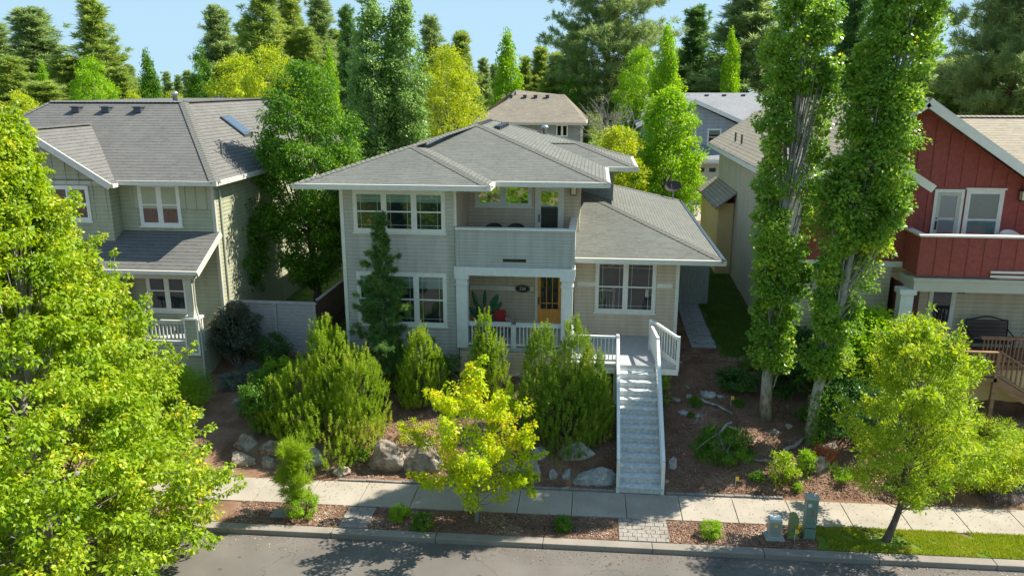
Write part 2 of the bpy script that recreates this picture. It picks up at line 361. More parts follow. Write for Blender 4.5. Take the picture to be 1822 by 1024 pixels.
M['rock_grey'] = groundmat('grey_boulder', [(.32, (.15, .145, .14, 1)), (.45, (.34, .33, .31, 1)), (.58, (.48, .47, .44, 1)), (.72, (.60, .58, .53, 1))], 3, 14, 1)
M['lawn'] = groundmat('lawn_turf', [(.3, (.05, .10, .015, 1)), (.48, (.12, .21, .02, 1)), (.58, (.26, .27, .06, 1)), (.7, (.42, .33, .18, 1))], 1.1, 40, 1)
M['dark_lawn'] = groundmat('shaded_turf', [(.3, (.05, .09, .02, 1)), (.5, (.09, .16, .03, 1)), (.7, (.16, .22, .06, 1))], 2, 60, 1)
M['util'] = plain('green_utility_paint', (.155, .24, .185), .5, .1)
M['utilgrey'] = plain('pale_utility_plastic', (.36, .38, .33), .5, .1, stretch=(20, 1, 1))
M['utilolive'] = plain('olive_utility_plastic', (.20, .24, .09), .5, .1)
M['flag'] = plain('yellow_plastic_flag', (.85, .55, .02), .5, .05)
M['orangepaint'] = plain('orange_marking_paint', (.75, .12, .04), .6, .1)
# asphalt with tar cracks and oil stains
def asphalt():
    m, t, b = newmat('asphalt'); tc = N(t, 'ShaderNodeTexCoord')
    n = N(t, 'ShaderNodeTexNoise'); n.inputs['Scale'].default_value = 70; n.inputs['Detail'].default_value = 6; t.links.new(tc.outputs['Object'], n.inputs[0])
    n2 = N(t, 'ShaderNodeTexNoise'); n2.inputs['Scale'].default_value = .7; n2.inputs['Detail'].default_value = 5; t.links.new(tc.outputs['Object'], n2.inputs[0])
    ad = N(t, 'ShaderNodeMath', operation='MULTIPLY_ADD'); ad.inputs[1].default_value = .5; t.links.new(n2.outputs[0], ad.inputs[0])
    ml = N(t, 'ShaderNodeMath', operation='MULTIPLY'); ml.inputs[1].default_value = .5; t.links.new(n.outputs[0], ml.inputs[0]); t.links.new(ml.outputs[0], ad.inputs[2])
    r = ramp(t, ad.outputs[0], [(.3, (.09, .081, .068, 1)), (.5, (.132, .119, .101, 1)), (.7, (.185, .167, .143, 1))])
    w = N(t, 'ShaderNodeTexNoise'); w.inputs['Scale'].default_value = 1.6; w.inputs['Detail'].default_value = 6; t.links.new(tc.outputs['Object'], w.inputs[0])
    vm = N(t, 'ShaderNodeVectorMath', operation='MULTIPLY_ADD'); vm.inputs[1].default_value = (1.2, 1.2, 0); t.links.new(w.outputs['Color'], vm.inputs[0]); t.links.new(tc.outputs['Object'], vm.inputs[2])
    vo = N(t, 'ShaderNodeTexVoronoi', feature='DISTANCE_TO_EDGE'); vo.inputs['Scale'].default_value = .28; t.links.new(vm.outputs[0], vo.inputs[0])
    cr = ramp(t, vo.outputs[0], [(.0, (.45, .45, .45)), (.004, (1, 1, 1))])
    st = N(t, 'ShaderNodeTexNoise'); st.inputs['Scale'].default_value = 2.4; st.inputs['Detail'].default_value = 2; t.links.new(tc.outputs['Object'], st.inputs[0])
    sr = ramp(t, st.outputs[0], [(.27, (.5, .5, .5)), (.31, (1, 1, 1))])
    a = N(t, 'ShaderNodeMix', data_type='RGBA', blend_type='MULTIPLY'); a.inputs[0].default_value = 1; t.links.new(r.outputs[0], a.inputs[6]); t.links.new(cr.outputs[0], a.inputs[7])
    c = N(t, 'ShaderNodeMix', data_type='RGBA', blend_type='MULTIPLY'); c.inputs[0].default_value = .8; t.links.new(a.outputs[2], c.inputs[6]); t.links.new(sr.outputs[0], c.inputs[7])
    t.links.new(c.outputs[2], b.inputs['Base Color']); b.inputs['Roughness'].default_value = .9
    bp = N(t, 'ShaderNodeBump'); bp.inputs['Strength'].default_value = .4; bp.inputs['Distance'].default_value = .01; t.links.new(n.outputs[0], bp.inputs['Height']); t.links.new(bp.outputs[0], b.inputs['Normal'])
    return m
M['asphalt'] = asphalt()
# foliage
M['lf_maple'] = leafmat('lime_maple_leaf', (.13, .27, .010, 1), (.38, .50, .02, 1), (.80, .68, .07, 1), .42)
M['lf_young'] = leafmat('young_maple_leaf', (.22, .42, .012, 1), (.62, .66, .012, 1), (.80, .36, .06, 1), .5)
M['lf_ash'] = leafmat('ash_leaf', (.18, .33, .02, 1), (.42, .54, .035, 1), (.72, .62, .06, 1), .48)
M['lf_poplar'] = leafmat('poplar_leaf', (.11, .25, .035, 1), (.26, .43, .045, 1), (.70, .74, .08, 1), .45, .33)
M['lf_green'] = leafmat('green_leaf', (.06, .17, .018, 1), (.15, .31, .02, 1), (.28, .45, .03, 1), .4)
M['lf_bright'] = leafmat('bright_green_leaf', (.17, .36, .015, 1), (.32, .52, .02, 1), (.55, .60, .04, 1), .45)
M['lf_silver'] = leafmat('silver_green_leaf', (.15, .28, .06, 1), (.27, .42, .10, 1), (.50, .58, .26, 1), .4, .4)
M['lf_willow'] = leafmat('yellow_willow_leaf', (.27, .38, .02, 1), (.48, .55, .03, 1), (.66, .60, .06, 1), .45)
M['lf_dark'] = leafmat('dark_shrub_leaf', (.045, .12, .025, 1), (.085, .20, .035, 1), (.17, .30, .05, 1), .35, .35)
M['lf_purple'] = leafmat('bronze_purple_leaf', (.06, .085, .06, 1), (.12, .15, .085, 1), (.46, .26, .20, 1), .3, .35)
M['lf_grey'] = leafmat('grey_green_leaf', (.11, .15, .12, 1), (.19, .24, .17, 1), (.3, .34, .26, 1), .25)
M['lf_lavender'] = leafmat('lavender_stem', (.16, .13, .13, 1), (.25, .21, .20, 1), (.33, .28, .27, 1), .2)
M['lf_orange'] = leafmat('orange_leaf', (.35, .12, .04, 1), (.55, .22, .08, 1), (.6, .35, .16, 1), .35)
M['nd_mugo'] = leafmat('mugo_needle', (.17, .30, .015, 1), (.37, .51, .03, 1), (.64, .50, .14, 1), .4)
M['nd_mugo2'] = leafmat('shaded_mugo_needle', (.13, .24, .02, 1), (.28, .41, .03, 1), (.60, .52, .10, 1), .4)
M['nd_dark'] = leafmat('dark_pine_needle', (.08, .18, .05, 1), (.16, .30, .07, 1), (.42, .52, .09, 1), .4)
M['nd_blue'] = leafmat('blue_green_needle', (.19, .29, .10, 1), (.32, .42, .14, 1), (.55, .56, .18, 1), .45)
M['nd_olive'] = leafmat('olive_needle', (.20, .31, .06, 1), (.35, .45, .09, 1), (.58, .56, .13, 1), .45)
M['grass'] = leafmat('grass_blade', (.20, .29, .02, 1), (.38, .44, .035, 1), (.62, .50, .14, 1), .35)
M['grass_dark'] = leafmat('shaded_grass_blade', (.08, .16, .02, 1), (.16, .27, .03, 1), (.3, .38, .08, 1), .35)
M['chips'] = leafmat('bark_chip', (.10, .05, .03, 1), (.33, .20, .13, 1), (.62, .50, .38, 1), 0)
M['bark'] = barkmat('brown_bark', (.07, .05, .035, 1), (.20, .155, .115, 1))
M['bark_grey'] = barkmat('grey_bark', (.16, .14, .12, 1), (.34, .31, .27, 1))
M['bark_white'] = barkmat('white_poplar_bark', (.14, .125, .10, 1), (.46, .44, .38, 1), 6, (1, 1, .5))
M['bark_red'] = barkmat('orange_pine_bark', (.09, .05, .03, 1), (.28, .17, .10, 1))
# ------------------------------------------------------------------ foliage builders
def unit(v): return v/(np.linalg.norm(v, axis=-1, keepdims=True)+1e-9)
def leaf_quads(P, D, Nn, L, W, fold=.25):
    """P base points, D direction, Nn normal, arrays; returns verts, faces"""
    D = unit(D); S = unit(np.cross(Nn, D)); U = np.cross(D, S)
    L = L[:, None]; W = W[:, None]
    a = P; b = P+D*L*.45+S*W*.5+U*L*fold*.3; c = P+D*L-U*L*fold*.2; d = P+D*L*.45-S*W*.5+U*L*fold*.3
    V = np.stack([a, b, c, d], 1).reshape(-1, 3)
    F = np.arange(len(P)*4).reshape(-1, 4); return V, F
def clump_leaves(rng, C, Rc, per, size, up=.8, droop=.3, flat=.7, aspect=.6):
    n = len(C)*per; idx = np.repeat(np.arange(len(C)), per)
    d = unit(rng.normal(size=(n, 3))); rr = Rc[idx]*rng.random(n)**.45
    o = d*rr[:, None]; o[:, 2] *= flat
    P = C[idx]+o
    D = d*.9+rng.normal(size=(n, 3))*.55; D[:, 2] -= droop
    Nn = rng.normal(size=(n, 3))*.6+d*.35; Nn[:, 2] += up
    s = size*(.65+.7*rng.random(n))
    return leaf_quads(P, D, Nn, s, s*aspect)
PROF = {
 'round': lambda t: np.sqrt(np.clip(1-(2*t-1)**2, 0, 1)),
 'oval': lambda t: np.sqrt(np.clip(1-(2*t**1.25-1)**2, 0, 1)),
 'egg': lambda t: np.sqrt(np.clip(1-(2*t**.7-1)**2, 0, 1)),
 'pyramid': lambda t: np.clip((1-t), 0, 1)**.75*np.clip(t/.10, 0, 1)**.5,
 'column': lambda t: np.clip(t/.12, 0, 1)**.6*np.clip((1-t)/.45, 0, 1)**.6,
 'poplar2': lambda t: np.interp(t, [0, .04, .16, .44, .80, .93, 1], [.2, .48, .55, 1, .85, .5, 0]),
 'poplar': lambda t: (.5+.5*np.clip(t/.6, 0, 1))*np.clip(t/.04, 0, 1)**.5*np.clip((1-t)/.16, 0, 1)**.6,
 'cone': lambda t: np.clip((1-t)**.95, 0, 1)*np.clip(t/.05, 0, 1)**.5,
 'maple': lambda t: np.interp(t, [0, .07, .2, .35, .55, .75, .9, 1], [.55, .95, 1, .80, .52, .34, .17, 0]),
}
def crown_points(rng, n, prof, H, Rr, inner=.45, yscale=1.0, lump_k=1.0):
    out = []
    while len(out) < n:
        t = rng.random(); r = PROF[prof](t)
        if rng.random() > r*.9+.12: continue
        a = rng.random()*2*math.pi; q = (inner+(1-inner)*rng.random()**.7)*r
        lump = 1+lump_k*(.13*math.sin(3*a+9*t)+.10*math.sin(5*a-17*t))
        out.append((math.cos(a)*q*Rr*lump, math.sin(a)*q*Rr*yscale*lump, t*H))
    return np.array(out)
def tree(name, label, cat, base, H, Rr, z0, prof, nc, cr, per, size, leaf, bark, tr, seed, group=None, limbs=40,
         crown_off=(0, 0), inner=.45, lean=(0, 0), droop=.3, up=.8, aspect=.6, flat=.7, gap=None, trunk_top=.85, trunk_label=None, yscale=1.0, limb_r=.02, parent_name='crown', lump=1.0, sprays=0, spray_len=.9):
    rng = np.random.default_rng(seed); root = thing(name, label, cat, base, group)
    C = crown_points(rng, nc, prof, H-z0, Rr, inner, yscale, lump)
    C[:, 0] += base[0]+crown_off[0]+lean[0]*C[:, 2]; C[:, 1] += base[1]+crown_off[1]+lean[1]*C[:, 2]; C[:, 2] += base[2]+z0
    if gap is not None: C = C[~gap(C)]
    Rc = cr*(.6+.8*rng.random(len(C)))
    sp_t = []
    if sprays:
        cen = np.array((base[0]+crown_off[0], base[1]+crown_off[1], base[2]+H*.45)); ext = []; er = []
        rad_ = np.linalg.norm((C-cen)*np.array((1, 1/yscale, .5)), axis=1); outer = np.argsort(rad_)[int(len(C)*.55):]
        for k in rng.choice(outer, sprays):
            d = C[k]-cen; d[2] *= .35; d = unit(d); d = unit(d+rng.normal(size=3)*.3+np.array((0, 0, .55)))
            L_ = spray_len*(.5+.8*rng.random()); m = 4; sp_t.append((C[k], C[k]+d*L_*1.05))
            for j in range(m): ext.append(C[k]+d*L_*(j+1)/m+rng.normal(size=3)*.04); er.append(cr*(.62-.1*j))
        ec = np.array(ext); eR = np.array(er); V0, F0 = clump_leaves(rng, ec, eR, max(12, per//4), size, up, droop, flat, aspect)
    V, F = clump_leaves(rng, C, Rc, per, size, up, droop, flat, aspect)
    if sprays: V = np.concatenate([V, V0]); F = np.concatenate([F, F0+len(V)-len(V0)])
    np_mesh(parent_name, V, F, leaf, root, base)
    mb = MB(); n = 9; pts = []; rad = []
    for i in range(n):
        t = i/(n-1); z = t*H*trunk_top
        px = base[0]+crown_off[0]*min(1, z/max(z0, .3))+lean[0]*max(0, z-z0)+math.sin(i*1.7+seed)*tr*.5*(i > 0)
        py = base[1]+crown_off[1]*min(1, z/max(z0, .3))+lean[1]*max(0, z-z0)+math.cos(i*1.3+seed)*tr*.5*(i > 0)
        pts.append((px, py, base[2]-.1+z)); rad.append(tr*(1.35 if i == 0 else 1)*(1-t)**.8+tr*.12)
    mb.tube(pts, rad, 10)
    for k in rng.choice(len(C), min(limbs, len(C)), replace=False):
        c = C[k]; hz = np.clip((c[2]-base[2])*.62, z0*.75, H*trunk_top*.95); t = hz/(H*trunk_top)
        i = min(int(t*(n-1)), n-2); w = t*(n-1)-i
        s = np.array(pts[i])*(1-w)+np.array(pts[i+1])*w
        m = s*.5+c*.5+rng.normal(size=3)*.12*Rr*.4+np.array((0, 0, -.08*H*.3*(prof != 'column')))
        r0 = limb_r*(1.0+tr*6)
        mb.tube([s, m, c], [r0, r0*.7, r0*.25], 5, False)
    for a_, b_ in sp_t: mb.tube([a_, b_], [.012, .004], 4, False)
    mb.build('trunk', bark, root, True)
    return root
def needle_tufts(rng, C, A, per, L, W, spread=1.0):
    """C tuft centres, A axis dirs"""
    n = len(C)*per; idx = np.repeat(np.arange(len(C)), per)
    d = unit(rng.normal(size=(n, 3))*spread+A[idx]*1.1)
    P = C[idx]+d*L*.05+A[idx]*(rng.random(n)*L*.8)[:, None]
    l = L*(.6+.6*rng.random(n))
    return leaf_quads(P, d, rng.normal(size=(n, 3)), l, np.full(n, W), .1)
def conifer(name, label, cat, base, H, Rr, z0, seed, leaf, bark, tr=.25, nb=170, tufts=5, per=16, L=.42, W=.07, prof='cone', rise=.25, group=None, gappy=.15, droop=0.0, shape_pow=1.0):
    rng = np.random.default_rng(seed); root = thing(name, label, cat, base, group)
    mb = MB(); mb.tube([(base[0], base[1], base[2]-.2), (base[0]+.1*tr, base[1], base[2]+H*.5), (base[0], base[1], base[2]+H*.99)], [tr*1.2, tr*.7, tr*.06], 8)
    C = []; A = []
    for i in range(nb):
        t = (i+rng.random())/nb; t = t**.9; z = z0+(H-z0)*t
        r = max(.05, float(PROF[prof](np.array(t))))*Rr*(.72+.5*rng.random())*(1+.16*math.sin(t*23+seed))
        if rng.random() < gappy: r *= .5
        a = i*2.399+rng.normal()*.3
        e = rise*(1-.3*t)+rng.normal()*.08+.7*t**2*(rise > 0)
        d = np.array((math.cos(a), math.sin(a), e)); s = np.array((base[0], base[1], base[2]+z))
        tip = s+d*r; tip[2] -= droop*r
        if r > .5: mb.tube([s, (s+tip)/2+np.array((0, 0, -.04*r)), tip], [tr*.16*(1.1-t), tr*.1*(1.1-t), .012], 4, False)
        k = max(2, int(tufts*r/Rr+1.5))
        for j in range(k):
            q = .28+.72*(j+.6*rng.random())/k
            c = s+(tip-s)*q+rng.normal(size=3)*L*.55*np.array((1, 1, .5)); C.append(c); A.append(unit(d+np.array((0, 0, .5))+rng.normal(size=3)*.3))
            if q > .4:
                sd = np.array((-math.sin(a), math.cos(a), .1))*rng.choice((-1, 1))*r*.28*rng.random()
                C.append(c+sd); A.append(unit(d+sd+np.array((0, 0, .4))))
    mb.build('trunk', bark, root, True)
    V, F = needle_tufts(rng, np.array(C), np.array(A), per, L, W); np_mesh('crown', V, F, leaf, root, base)
    return root
def mugo(name, label, base, blobs, seed, leaf, cat='shrub', shoots=500, sl=.34, per=44, nl=.075, nw=.014, stems=14, group=None):
    """upright pine shrub: blobs = list of (dx,dy,H,R); candle-like shoots"""
    rng = np.random.default_rng(seed); root = thing(name, label, cat, base, group)
    P = []; A = []; LL = []; mb = MB()
    tot = sum(b[2]*b[3]*b[3]**.3 for b in blobs)
    for dx, dy, H, Rr in blobs:
        n = int(shoots*H*Rr*Rr**.3/tot)
        for k in range(n):
            t = rng.random()**1.15*.97; a = rng.random()*2*math.pi
            rr = Rr*(1-t**2.3)**.5*(.5+.5*rng.random()**.5)
            x = base[0]+dx+math.cos(a)*rr; y = base[1]+dy+math.sin(a)*rr; z = gz(x, y)+.1+t*H*(.92+.16*rng.random())
            P.append((x, y, z)); A.append((math.cos(a)*.35*rr/Rr, math.sin(a)*.35*rr/Rr, 1)); LL.append(sl*(.6+.8*rng.random()))
        for k in range(stems):
            a = rng.random()*2*math.pi; q = rng.random()*.8*Rr; g = (base[0]+dx*.4, base[1]+dy*.4, base[2]-.05)
            e = np.array((base[0]+dx+math.cos(a)*q, base[1]+dy+math.sin(a)*q, base[2]+H*(.5+.35*rng.random())))
            mb.tube([g, (np.array(g)+e)/2+np.array((math.cos(a)*.15, math.sin(a)*.15, -.05)), e], [.03, .02, .01], 5, False)
    P = np.array(P); A = unit(np.array(A)+rng.normal(size=(len(P), 3))*.12); LL = np.array(LL)
    n = len(P)*per; idx = np.repeat(np.arange(len(P)), per); q = rng.random(n)
    S = P[idx]+A[idx]*(q*LL[idx])[:, None]
    d = unit(rng.normal(size=(n, 3))); d = unit(d-A[idx]*(d*A[idx]).sum(1)[:, None]); d = unit(d+A[idx]*(.45+.6*q)[:, None])
    l = nl*(1.15-.45*q)*(.8+.4*rng.random(n))
    V, F = leaf_quads(S, d, rng.normal(size=(n, 3)), l, np.full(n, nw), .1)
    np_mesh('needles', V, F, leaf, root, base); mb.build('stem', M['bark'], root, True)
    return root
def shrub(name, label, base, Rr, H, leaf, seed, nc=60, per=60, cr=.16, size=.06, cat='shrub', stems=6, group=None, aspect=.55, droop=.1, yscale=1.0, prof='round', z0=.0, inner=.4, stem_mat=None, up=.8):
    rng = np.random.default_rng(seed); root = thing(name, label, cat, base, group)
    C = crown_points(rng, nc, prof, H-z0, Rr, inner, yscale); C += np.array(base)+np.array((0, 0, z0))
    V, F = clump_leaves(rng, C, cr*(.6+.8*rng.random(len(C))), per, size, up, droop, .8, aspect); np_mesh('foliage', V, F, leaf, root, base)
    mb = MB()
    for k in range(stems):
        c = C[rng.integers(len(C))]; s = np.array(base)+rng.normal(size=3)*np.array((.05, .05, 0)); mb.tube([s-np.array((0, 0, .05)), (s+c)/2+rng.normal(size=3)*.04, c], [.018+.01*Rr, .014, .006], 5, False)
    mb.build('stem', stem_mat or M['bark'], root, True); return root
def boulder(label, base, sx, sy, sz, seed, mat='rock', rot=0, group='boulders along the bank', name='boulder'):
    import bmesh
    from mathutils import noise
    bm = bmesh.new(); bmesh.ops.create_icosphere(bm, subdivisions=5, radius=1)
    rnd = random.Random(seed); offs = Vector((rnd.random()*50, rnd.random()*50, rnd.random()*50))
    pl = [(Vector((rnd.gauss(0, 1), rnd.gauss(0, 1), rnd.gauss(0, .8))).normalized(), .55+.25*rnd.random()) for _ in range(12)]
    for v in bm.verts:
        p = v.co.copy()
        for n, d in pl:
            e = p.dot(n)-d
            if e > 0: p -= n*e*.95
        p *= 1+.20*noise.fractal(p*1.6+offs, 1, 2, 4)+.06*noise.fractal(p*6+offs, 1, 2, 3)
        v.co = Vector((p.x*sx, p.y*sy, p.z*sz))
    m = bpy.data.meshes.new(name); bm.to_mesh(m); bm.free(); m.materials.append(M[mat]); m.shade_smooth()
    o = bpy.data.objects.new(name, m); col.objects.link(o); o.location = (base[0], base[1], base[2]+sz*.2); o.rotation_euler = (0, 0, rot)
    return tag(o, label, 'boulder', group)
# ------------------------------------------------------------------ building helpers
def lap(mb, F, a0, a1, z0, z1, ex=.135, out=.016):
    O, u, n = F; z = z0; ph = round(z0/ex)*ex
    def P(a, c, b): return (O[0]+a*u[0]+c*n[0], O[1]+a*u[1]+c*n[1], b)
    while z < z1-.01:
        t = min((math.floor(z/ex+1e-4)+1)*ex, z1)
        mb.face([P(a0, out, z), P(a1, out, z), P(a1, .002, t), P(a0, .002, t)])
        mb.face([P(a0, 0, z), P(a1, 0, z), P(a1, out, z), P(a0, out, z)])
        z = t
def front(y): return ((0, y, 0), (1, 0, 0), (0, -1, 0))
def rightf(x): return ((x, 0, 0), (0, 1, 0), (1, 0, 0))
def leftf(x): return ((x, 0, 0), (0, 1, 0), (-1, 0, 0))
def window(parent, F, a0, a1, z0, z1, cols=1, sash=True, blind=0, curtain=None, trim=.11, mat='white', pane='pane', mull=.10, grid=True, sill=True, name='window', label=None, header=0):
    t = MB()
    t.fbox(F, a0, a1, .01, .05, z1-trim, z1); t.fbox(F, a0, a1, .01, .05, z0, z0+trim)
    t.fbox(F, a0, a0+trim, .01, .05, z0+trim, z1-trim); t.fbox(F, a1-trim, a1, .01, .05, z0+trim, z1-trim)
    if sill: t.fbox(F, a0-.05, a1+.05, .01, .085, z0-.05, z0)
    if header: t.fbox(F, a0-.05, a1+.05, .01, .075, z1, z1+header)
    w = (a1-a0-2*trim-(cols-1)*mull)/cols; cells = []
    for i in range(cols):
        b0 = a0+trim+i*(w+mull); cells.append((b0, b0+w))
        if i: t.fbox(F, b0-mull, b0, .01, .05, z0+trim, z1-trim)
    W = t.build(name, M[mat], parent)
    if label: W['label'] = label
    s = MB(); g = MB(); r = MB(); bl = MB(); cu = MB()
    for b0, b1 in cells:
        c0, c1 = z0+trim, z1-trim; e = .035; mid = (c0+c1)/2
        s.fbox(F, b0, b1, .012, .044, c1-e, c1); s.fbox(F, b0, b1, .012, .044, c0, c0+e)
        s.fbox(F, b0, b0+e, .012, .044, c0+e, c1-e); s.fbox(F, b1-e, b1, .012, .044, c0+e, c1-e)
        if sash: s.fbox(F, b0+e, b1-e, .012, .046, mid-.025, mid+.025)
        if grid:
            q = .13
            for x in (b0+e+q, b1-e-q): s.fbox(F, x-.004, x+.004, .03, .036, c0+e, c1-e)
            s.fbox(F, b0+e, b1-e, .029, .035, c1-e-q-.004, c1-e-q+.004); s.fbox(F, b0+e, b1-e, .029, .035, c0+e+q-.004, c0+e+q+.004)
        r.fbox(F, b0+.01, b1-.01, .017, .0185, c0, c1)
        g.pane(F, b0+.012, b1-.012, .0265, c0+.01, c1-.01)
        if blind: bl.fbox(F, b0+e, b1-e, .019, .0215, c1-e-(c1-c0)*blind, c1-e)
        if curtain: cu.fbox(F, b0+e, b1-e, .0195, .0205, c0+e, c1-e)
    s.build('sash', M['rail' if mat != 'olivetrim' else 'white'], W); g.build('pane', M[pane], W); r.build('dark_interior', M['room'], W)
    if blind: bl.build('blind', M['blind'], W)
    if curtain: cu.build('curtain', M[curtain], W)
    return W
def caps(mb, p, q, w=.17, step=.2, lift=.02):
    p = np.array(p, float); q = np.array(q, float); L = np.linalg.norm(q-p); d = (q-p)/L
    sd = np.cross(d, (0, 0, 1)); sd /= np.linalg.norm(sd); n = int(L/step)
    for i in range(n):
        a = p+d*(i*step); b = p+d*((i+1)*step+.04)
        za = np.array((0, 0, lift+.022)); zb = np.array((0, 0, lift+.005)); dz = np.array((0, 0, -.055))
        A = [a+sd*w+dz+za, a+za, a-sd*w+dz+za]; B = [b+sd*w+dz+zb, b+zb, b-sd*w+dz+zb]
        mb.face([A[0], A[1], B[1], B[0]]); mb.face([A[1], A[2], B[2], B[1]])
        lo = np.array((0, 0, -.04)); mb.face([A[0]+lo, A[1]+lo, A[1], A[0]]); mb.face([A[1]+lo, A[2]+lo, A[2], A[1]])
def cap_parts(parent, mat, segs, w=.17):
    for s_ in segs:
        mb = MB(); caps(mb, s_[0], s_[1], s_[2] if len(s_) > 2 else w); mb.build('ridge_cap', mat, parent)
def gutter(mb, pts, h=.17, w=.12, z=.02):
    for a, b in zip(pts[:-1], pts[1:]):
        a = np.array(a, float); b = np.array(b, float); d = unit(b-a); e = np.array((0, 0, -h/2+z))
        mb.bar(a+e-d*w*.4, b+e+d*w*.4, w, h)
def railing(mb, p, q, h=.92, sp=.115, top=.07, bot=.12, bw=.032, posts=True, tw=.09):
    p = np.array(p, float); q = np.array(q, float); L = np.linalg.norm((q-p)[:2]); n = max(2, int(L/sp))
    e = np.array((0, 0, 1.0))
    mb.bar(p+e*h, q+e*h, tw, top); mb.bar(p+e*bot, q+e*bot, .05, .07)
    for i in range(1, n):
        c = p+(q-p)*i/n; mb.bar(c+e*(bot+.03), c+e*(h-.03), bw, bw, (0, 1, 0))
# ================================================================== SETTING
def build_ground():
    xs = np.concatenate([np.linspace(-700, -60, 14), np.linspace(-50, -22, 15), np.arange(-21, 20.01, .22), np.linspace(22, 50, 15), np.linspace(60, 700, 14)])
    vs = np.concatenate([np.linspace(-60, 16, 8), [18.9, 18.96], np.arange(19.2, 21.5, .6), np.arange(21.62, 34, .2), np.linspace(35, 60, 26), np.linspace(66, 140, 14), np.linspace(170, 900, 10)])
    X, Vv = np.meshgrid(xs, vs); Yy = Vv+skew(X); Z = height(X, Yy)
    nx = len(xs); V = np.stack([X, Yy, Z], -1).reshape(-1, 3)
    i, j = np.meshgrid(np.arange(nx-1), np.arange(len(vs)-1)); a = (j*nx+i).ravel()
    F = np.stack([a, a+1, a+nx+1, a+nx], 1)
    return tag(np_mesh('ground', V, F, M['soil'], smooth=True), kind='structure')
build_ground()
def drape(name, mat, pts_fn, x0, x1, y0, y1, dz, st=.25, **tg):
    xs = np.arange(x0, x1+1e-6, st); ys = np.arange(y0, y1+1e-6, st); X, Y = np.meshgrid(xs, ys); X = X.copy(); Y = Y.copy()
    if pts_fn: X, Y = pts_fn(X, Y)
    Z = height(X, Y)+dz; nx = len(xs); V = np.stack([X, Y, Z], -1).reshape(-1, 3)
    i, j = np.meshgrid(np.arange(nx-1), np.arange(len(ys)-1)); a = (j*nx+i).ravel()
    return tag(np_mesh(name, V, np.stack([a, a+1, a+nx+1, a+nx], 1), mat, smooth=True), **tg)
def strip(name, mat, v0, v1, z0, z1, x0=-60, x1=60, seg=None, gap=.012, bevel=0, off=0, **tg):
    mb = MB(); seg = seg or 4.0; x = x0+off
    while x < x1:
        e = min(x+seg, x1)-gap
        mb.slab([(x, v0+float(skew(x))), (e, v0+float(skew(e))), (e, v1+float(skew(e))), (x, v1+float(skew(x)))], z0, z1); x += seg
    return tag(mb.build(name, mat, bevel=bevel), **tg)
strip('road', M['asphalt'], 4.0, 18.63, -.5, 0, gap=0, kind='structure')
strip('kerb', M['kerb'], 18.63, 18.94, -.4, .15, seg=2.9, gap=.01, bevel=.02, off=.9, kind='structure')
strip('sidewalk', M['concrete'], 20.12, 21.50, -.05, .15, seg=1.56, gap=.022, bevel=.008, off=.35, kind='structure')
strip('sidewalk', M['concrete'], 3.0, 3.9, -.3, .15, seg=1.5, gap=.012, kind='structure')
# pavers crossing the planting strip
def pavers(label, x0, x1, v0, v1, z, name='paver_path', slant=0, cell=(.30, .20), seed=1, fn=None, mat='paver'):
    mb = MB(); rnd = random.Random(seed); v = v0; k = 0
    while v < v1-.05:
        x = x0+(k % 2)*cell[0]*.5-.0; h = cell[1] if rnd.random() < .6 else cell[1]
        if k % 2: xs = [x0]+[x0+cell[0]*.5+i*cell[0] for i in range(40)]
        else: xs = [x0+i*cell[0] for i in range(40)]
        xs = [q for q in xs if q < x1-.08]+[x1]
        for a, b in zip(xs[:-1], xs[1:]):
            zz = (z if not fn else fn((a+b)/2, v+h/2))+rnd.uniform(-.004, .004); sx = slant*(v-v0); s = float(skew(a)) if not fn else 0
            mb.box(a+sx+.006, b+sx-.006, v+s+.006, v+h+s-.006, zz-.08, zz)
        v += h; k += 1
    return tag(mb.build(name, M[mat], bevel=.006), label, 'paving', 'paver paths')
pavers('grey paver crossing in the planting strip near the small yellow shrub', -6.80, -6.0, 18.97, 20.10, .152, cell=(.27, .22), seed=3)
pavers('grey paver crossing in the planting strip in front of the stairs', .93, 2.28, 18.97, 20.10, .152, cell=(.25, .19), seed=5)
pavers('side path of grey pavers running beside the right wing to the gate', 3.95, 4.92, 29.7, 35.6, 0, slant=.0, cell=(.45, .30), seed=9, fn=lambda x, y: gz(x, y)+.06, mat='paver_blue')
# small block edging behind the sidewalk
for x, xe, lab in ((-7.6, .75, 'low row of grey edging blocks behind the sidewalk, left of the stairs'), (2.4, 5.7, 'low row of grey edging blocks behind the sidewalk, right of the stairs')):
    mb = MB(); rnd = random.Random(4)
    while x < xe:
        y = 21.53+float(skew(x)); mb.box(x, x+.275, y+rnd.uniform(-.01, .01), y+.10, .05, .20+rnd.uniform(-.01, .01)); x += .285
    tag(mb.build('garden_edging', M['edging'], bevel=.012), lab, 'edging')
# lawns
drape('lawn', M['lawn'], lambda X, Y: (X+.25*np.sin(Y*3)*(X < 7), Y+skew(X)), 6.0, 40, 18.97, 20.11, .02, .2, kind='structure')
drape('side_lawn', M['dark_lawn'], lambda X, Y: (X, Y+.35*np.sin(X*2.2)), 5.0, 7.15, 29.2, 48, .03, .25, kind='structure')
drape('side_yard', M['dark_lawn'], None, -14.3, -9.0, 30, 43, .03, .5, kind='structure')
drape('back_lawn', M['dark_lawn'], None, -26, 5, 43, 56, .03, 1.0, kind='structure')
drape('meadow', M['dark_lawn'], None, -320, 320, 70, 560, .03, 10, kind='structure')
drape('meadow', M['dark_lawn'], None, -160, -27, 22, 70, .03, 3, kind='structure')
drape('meadow', M['dark_lawn'], None, 24, 160, 30, 70, .03, 3, kind='structure')
drape('driveway', M['concrete'], None, -14, 30, 56, 69, .03, 1.0, kind='structure')
rng0 = np.random.default_rng(5)
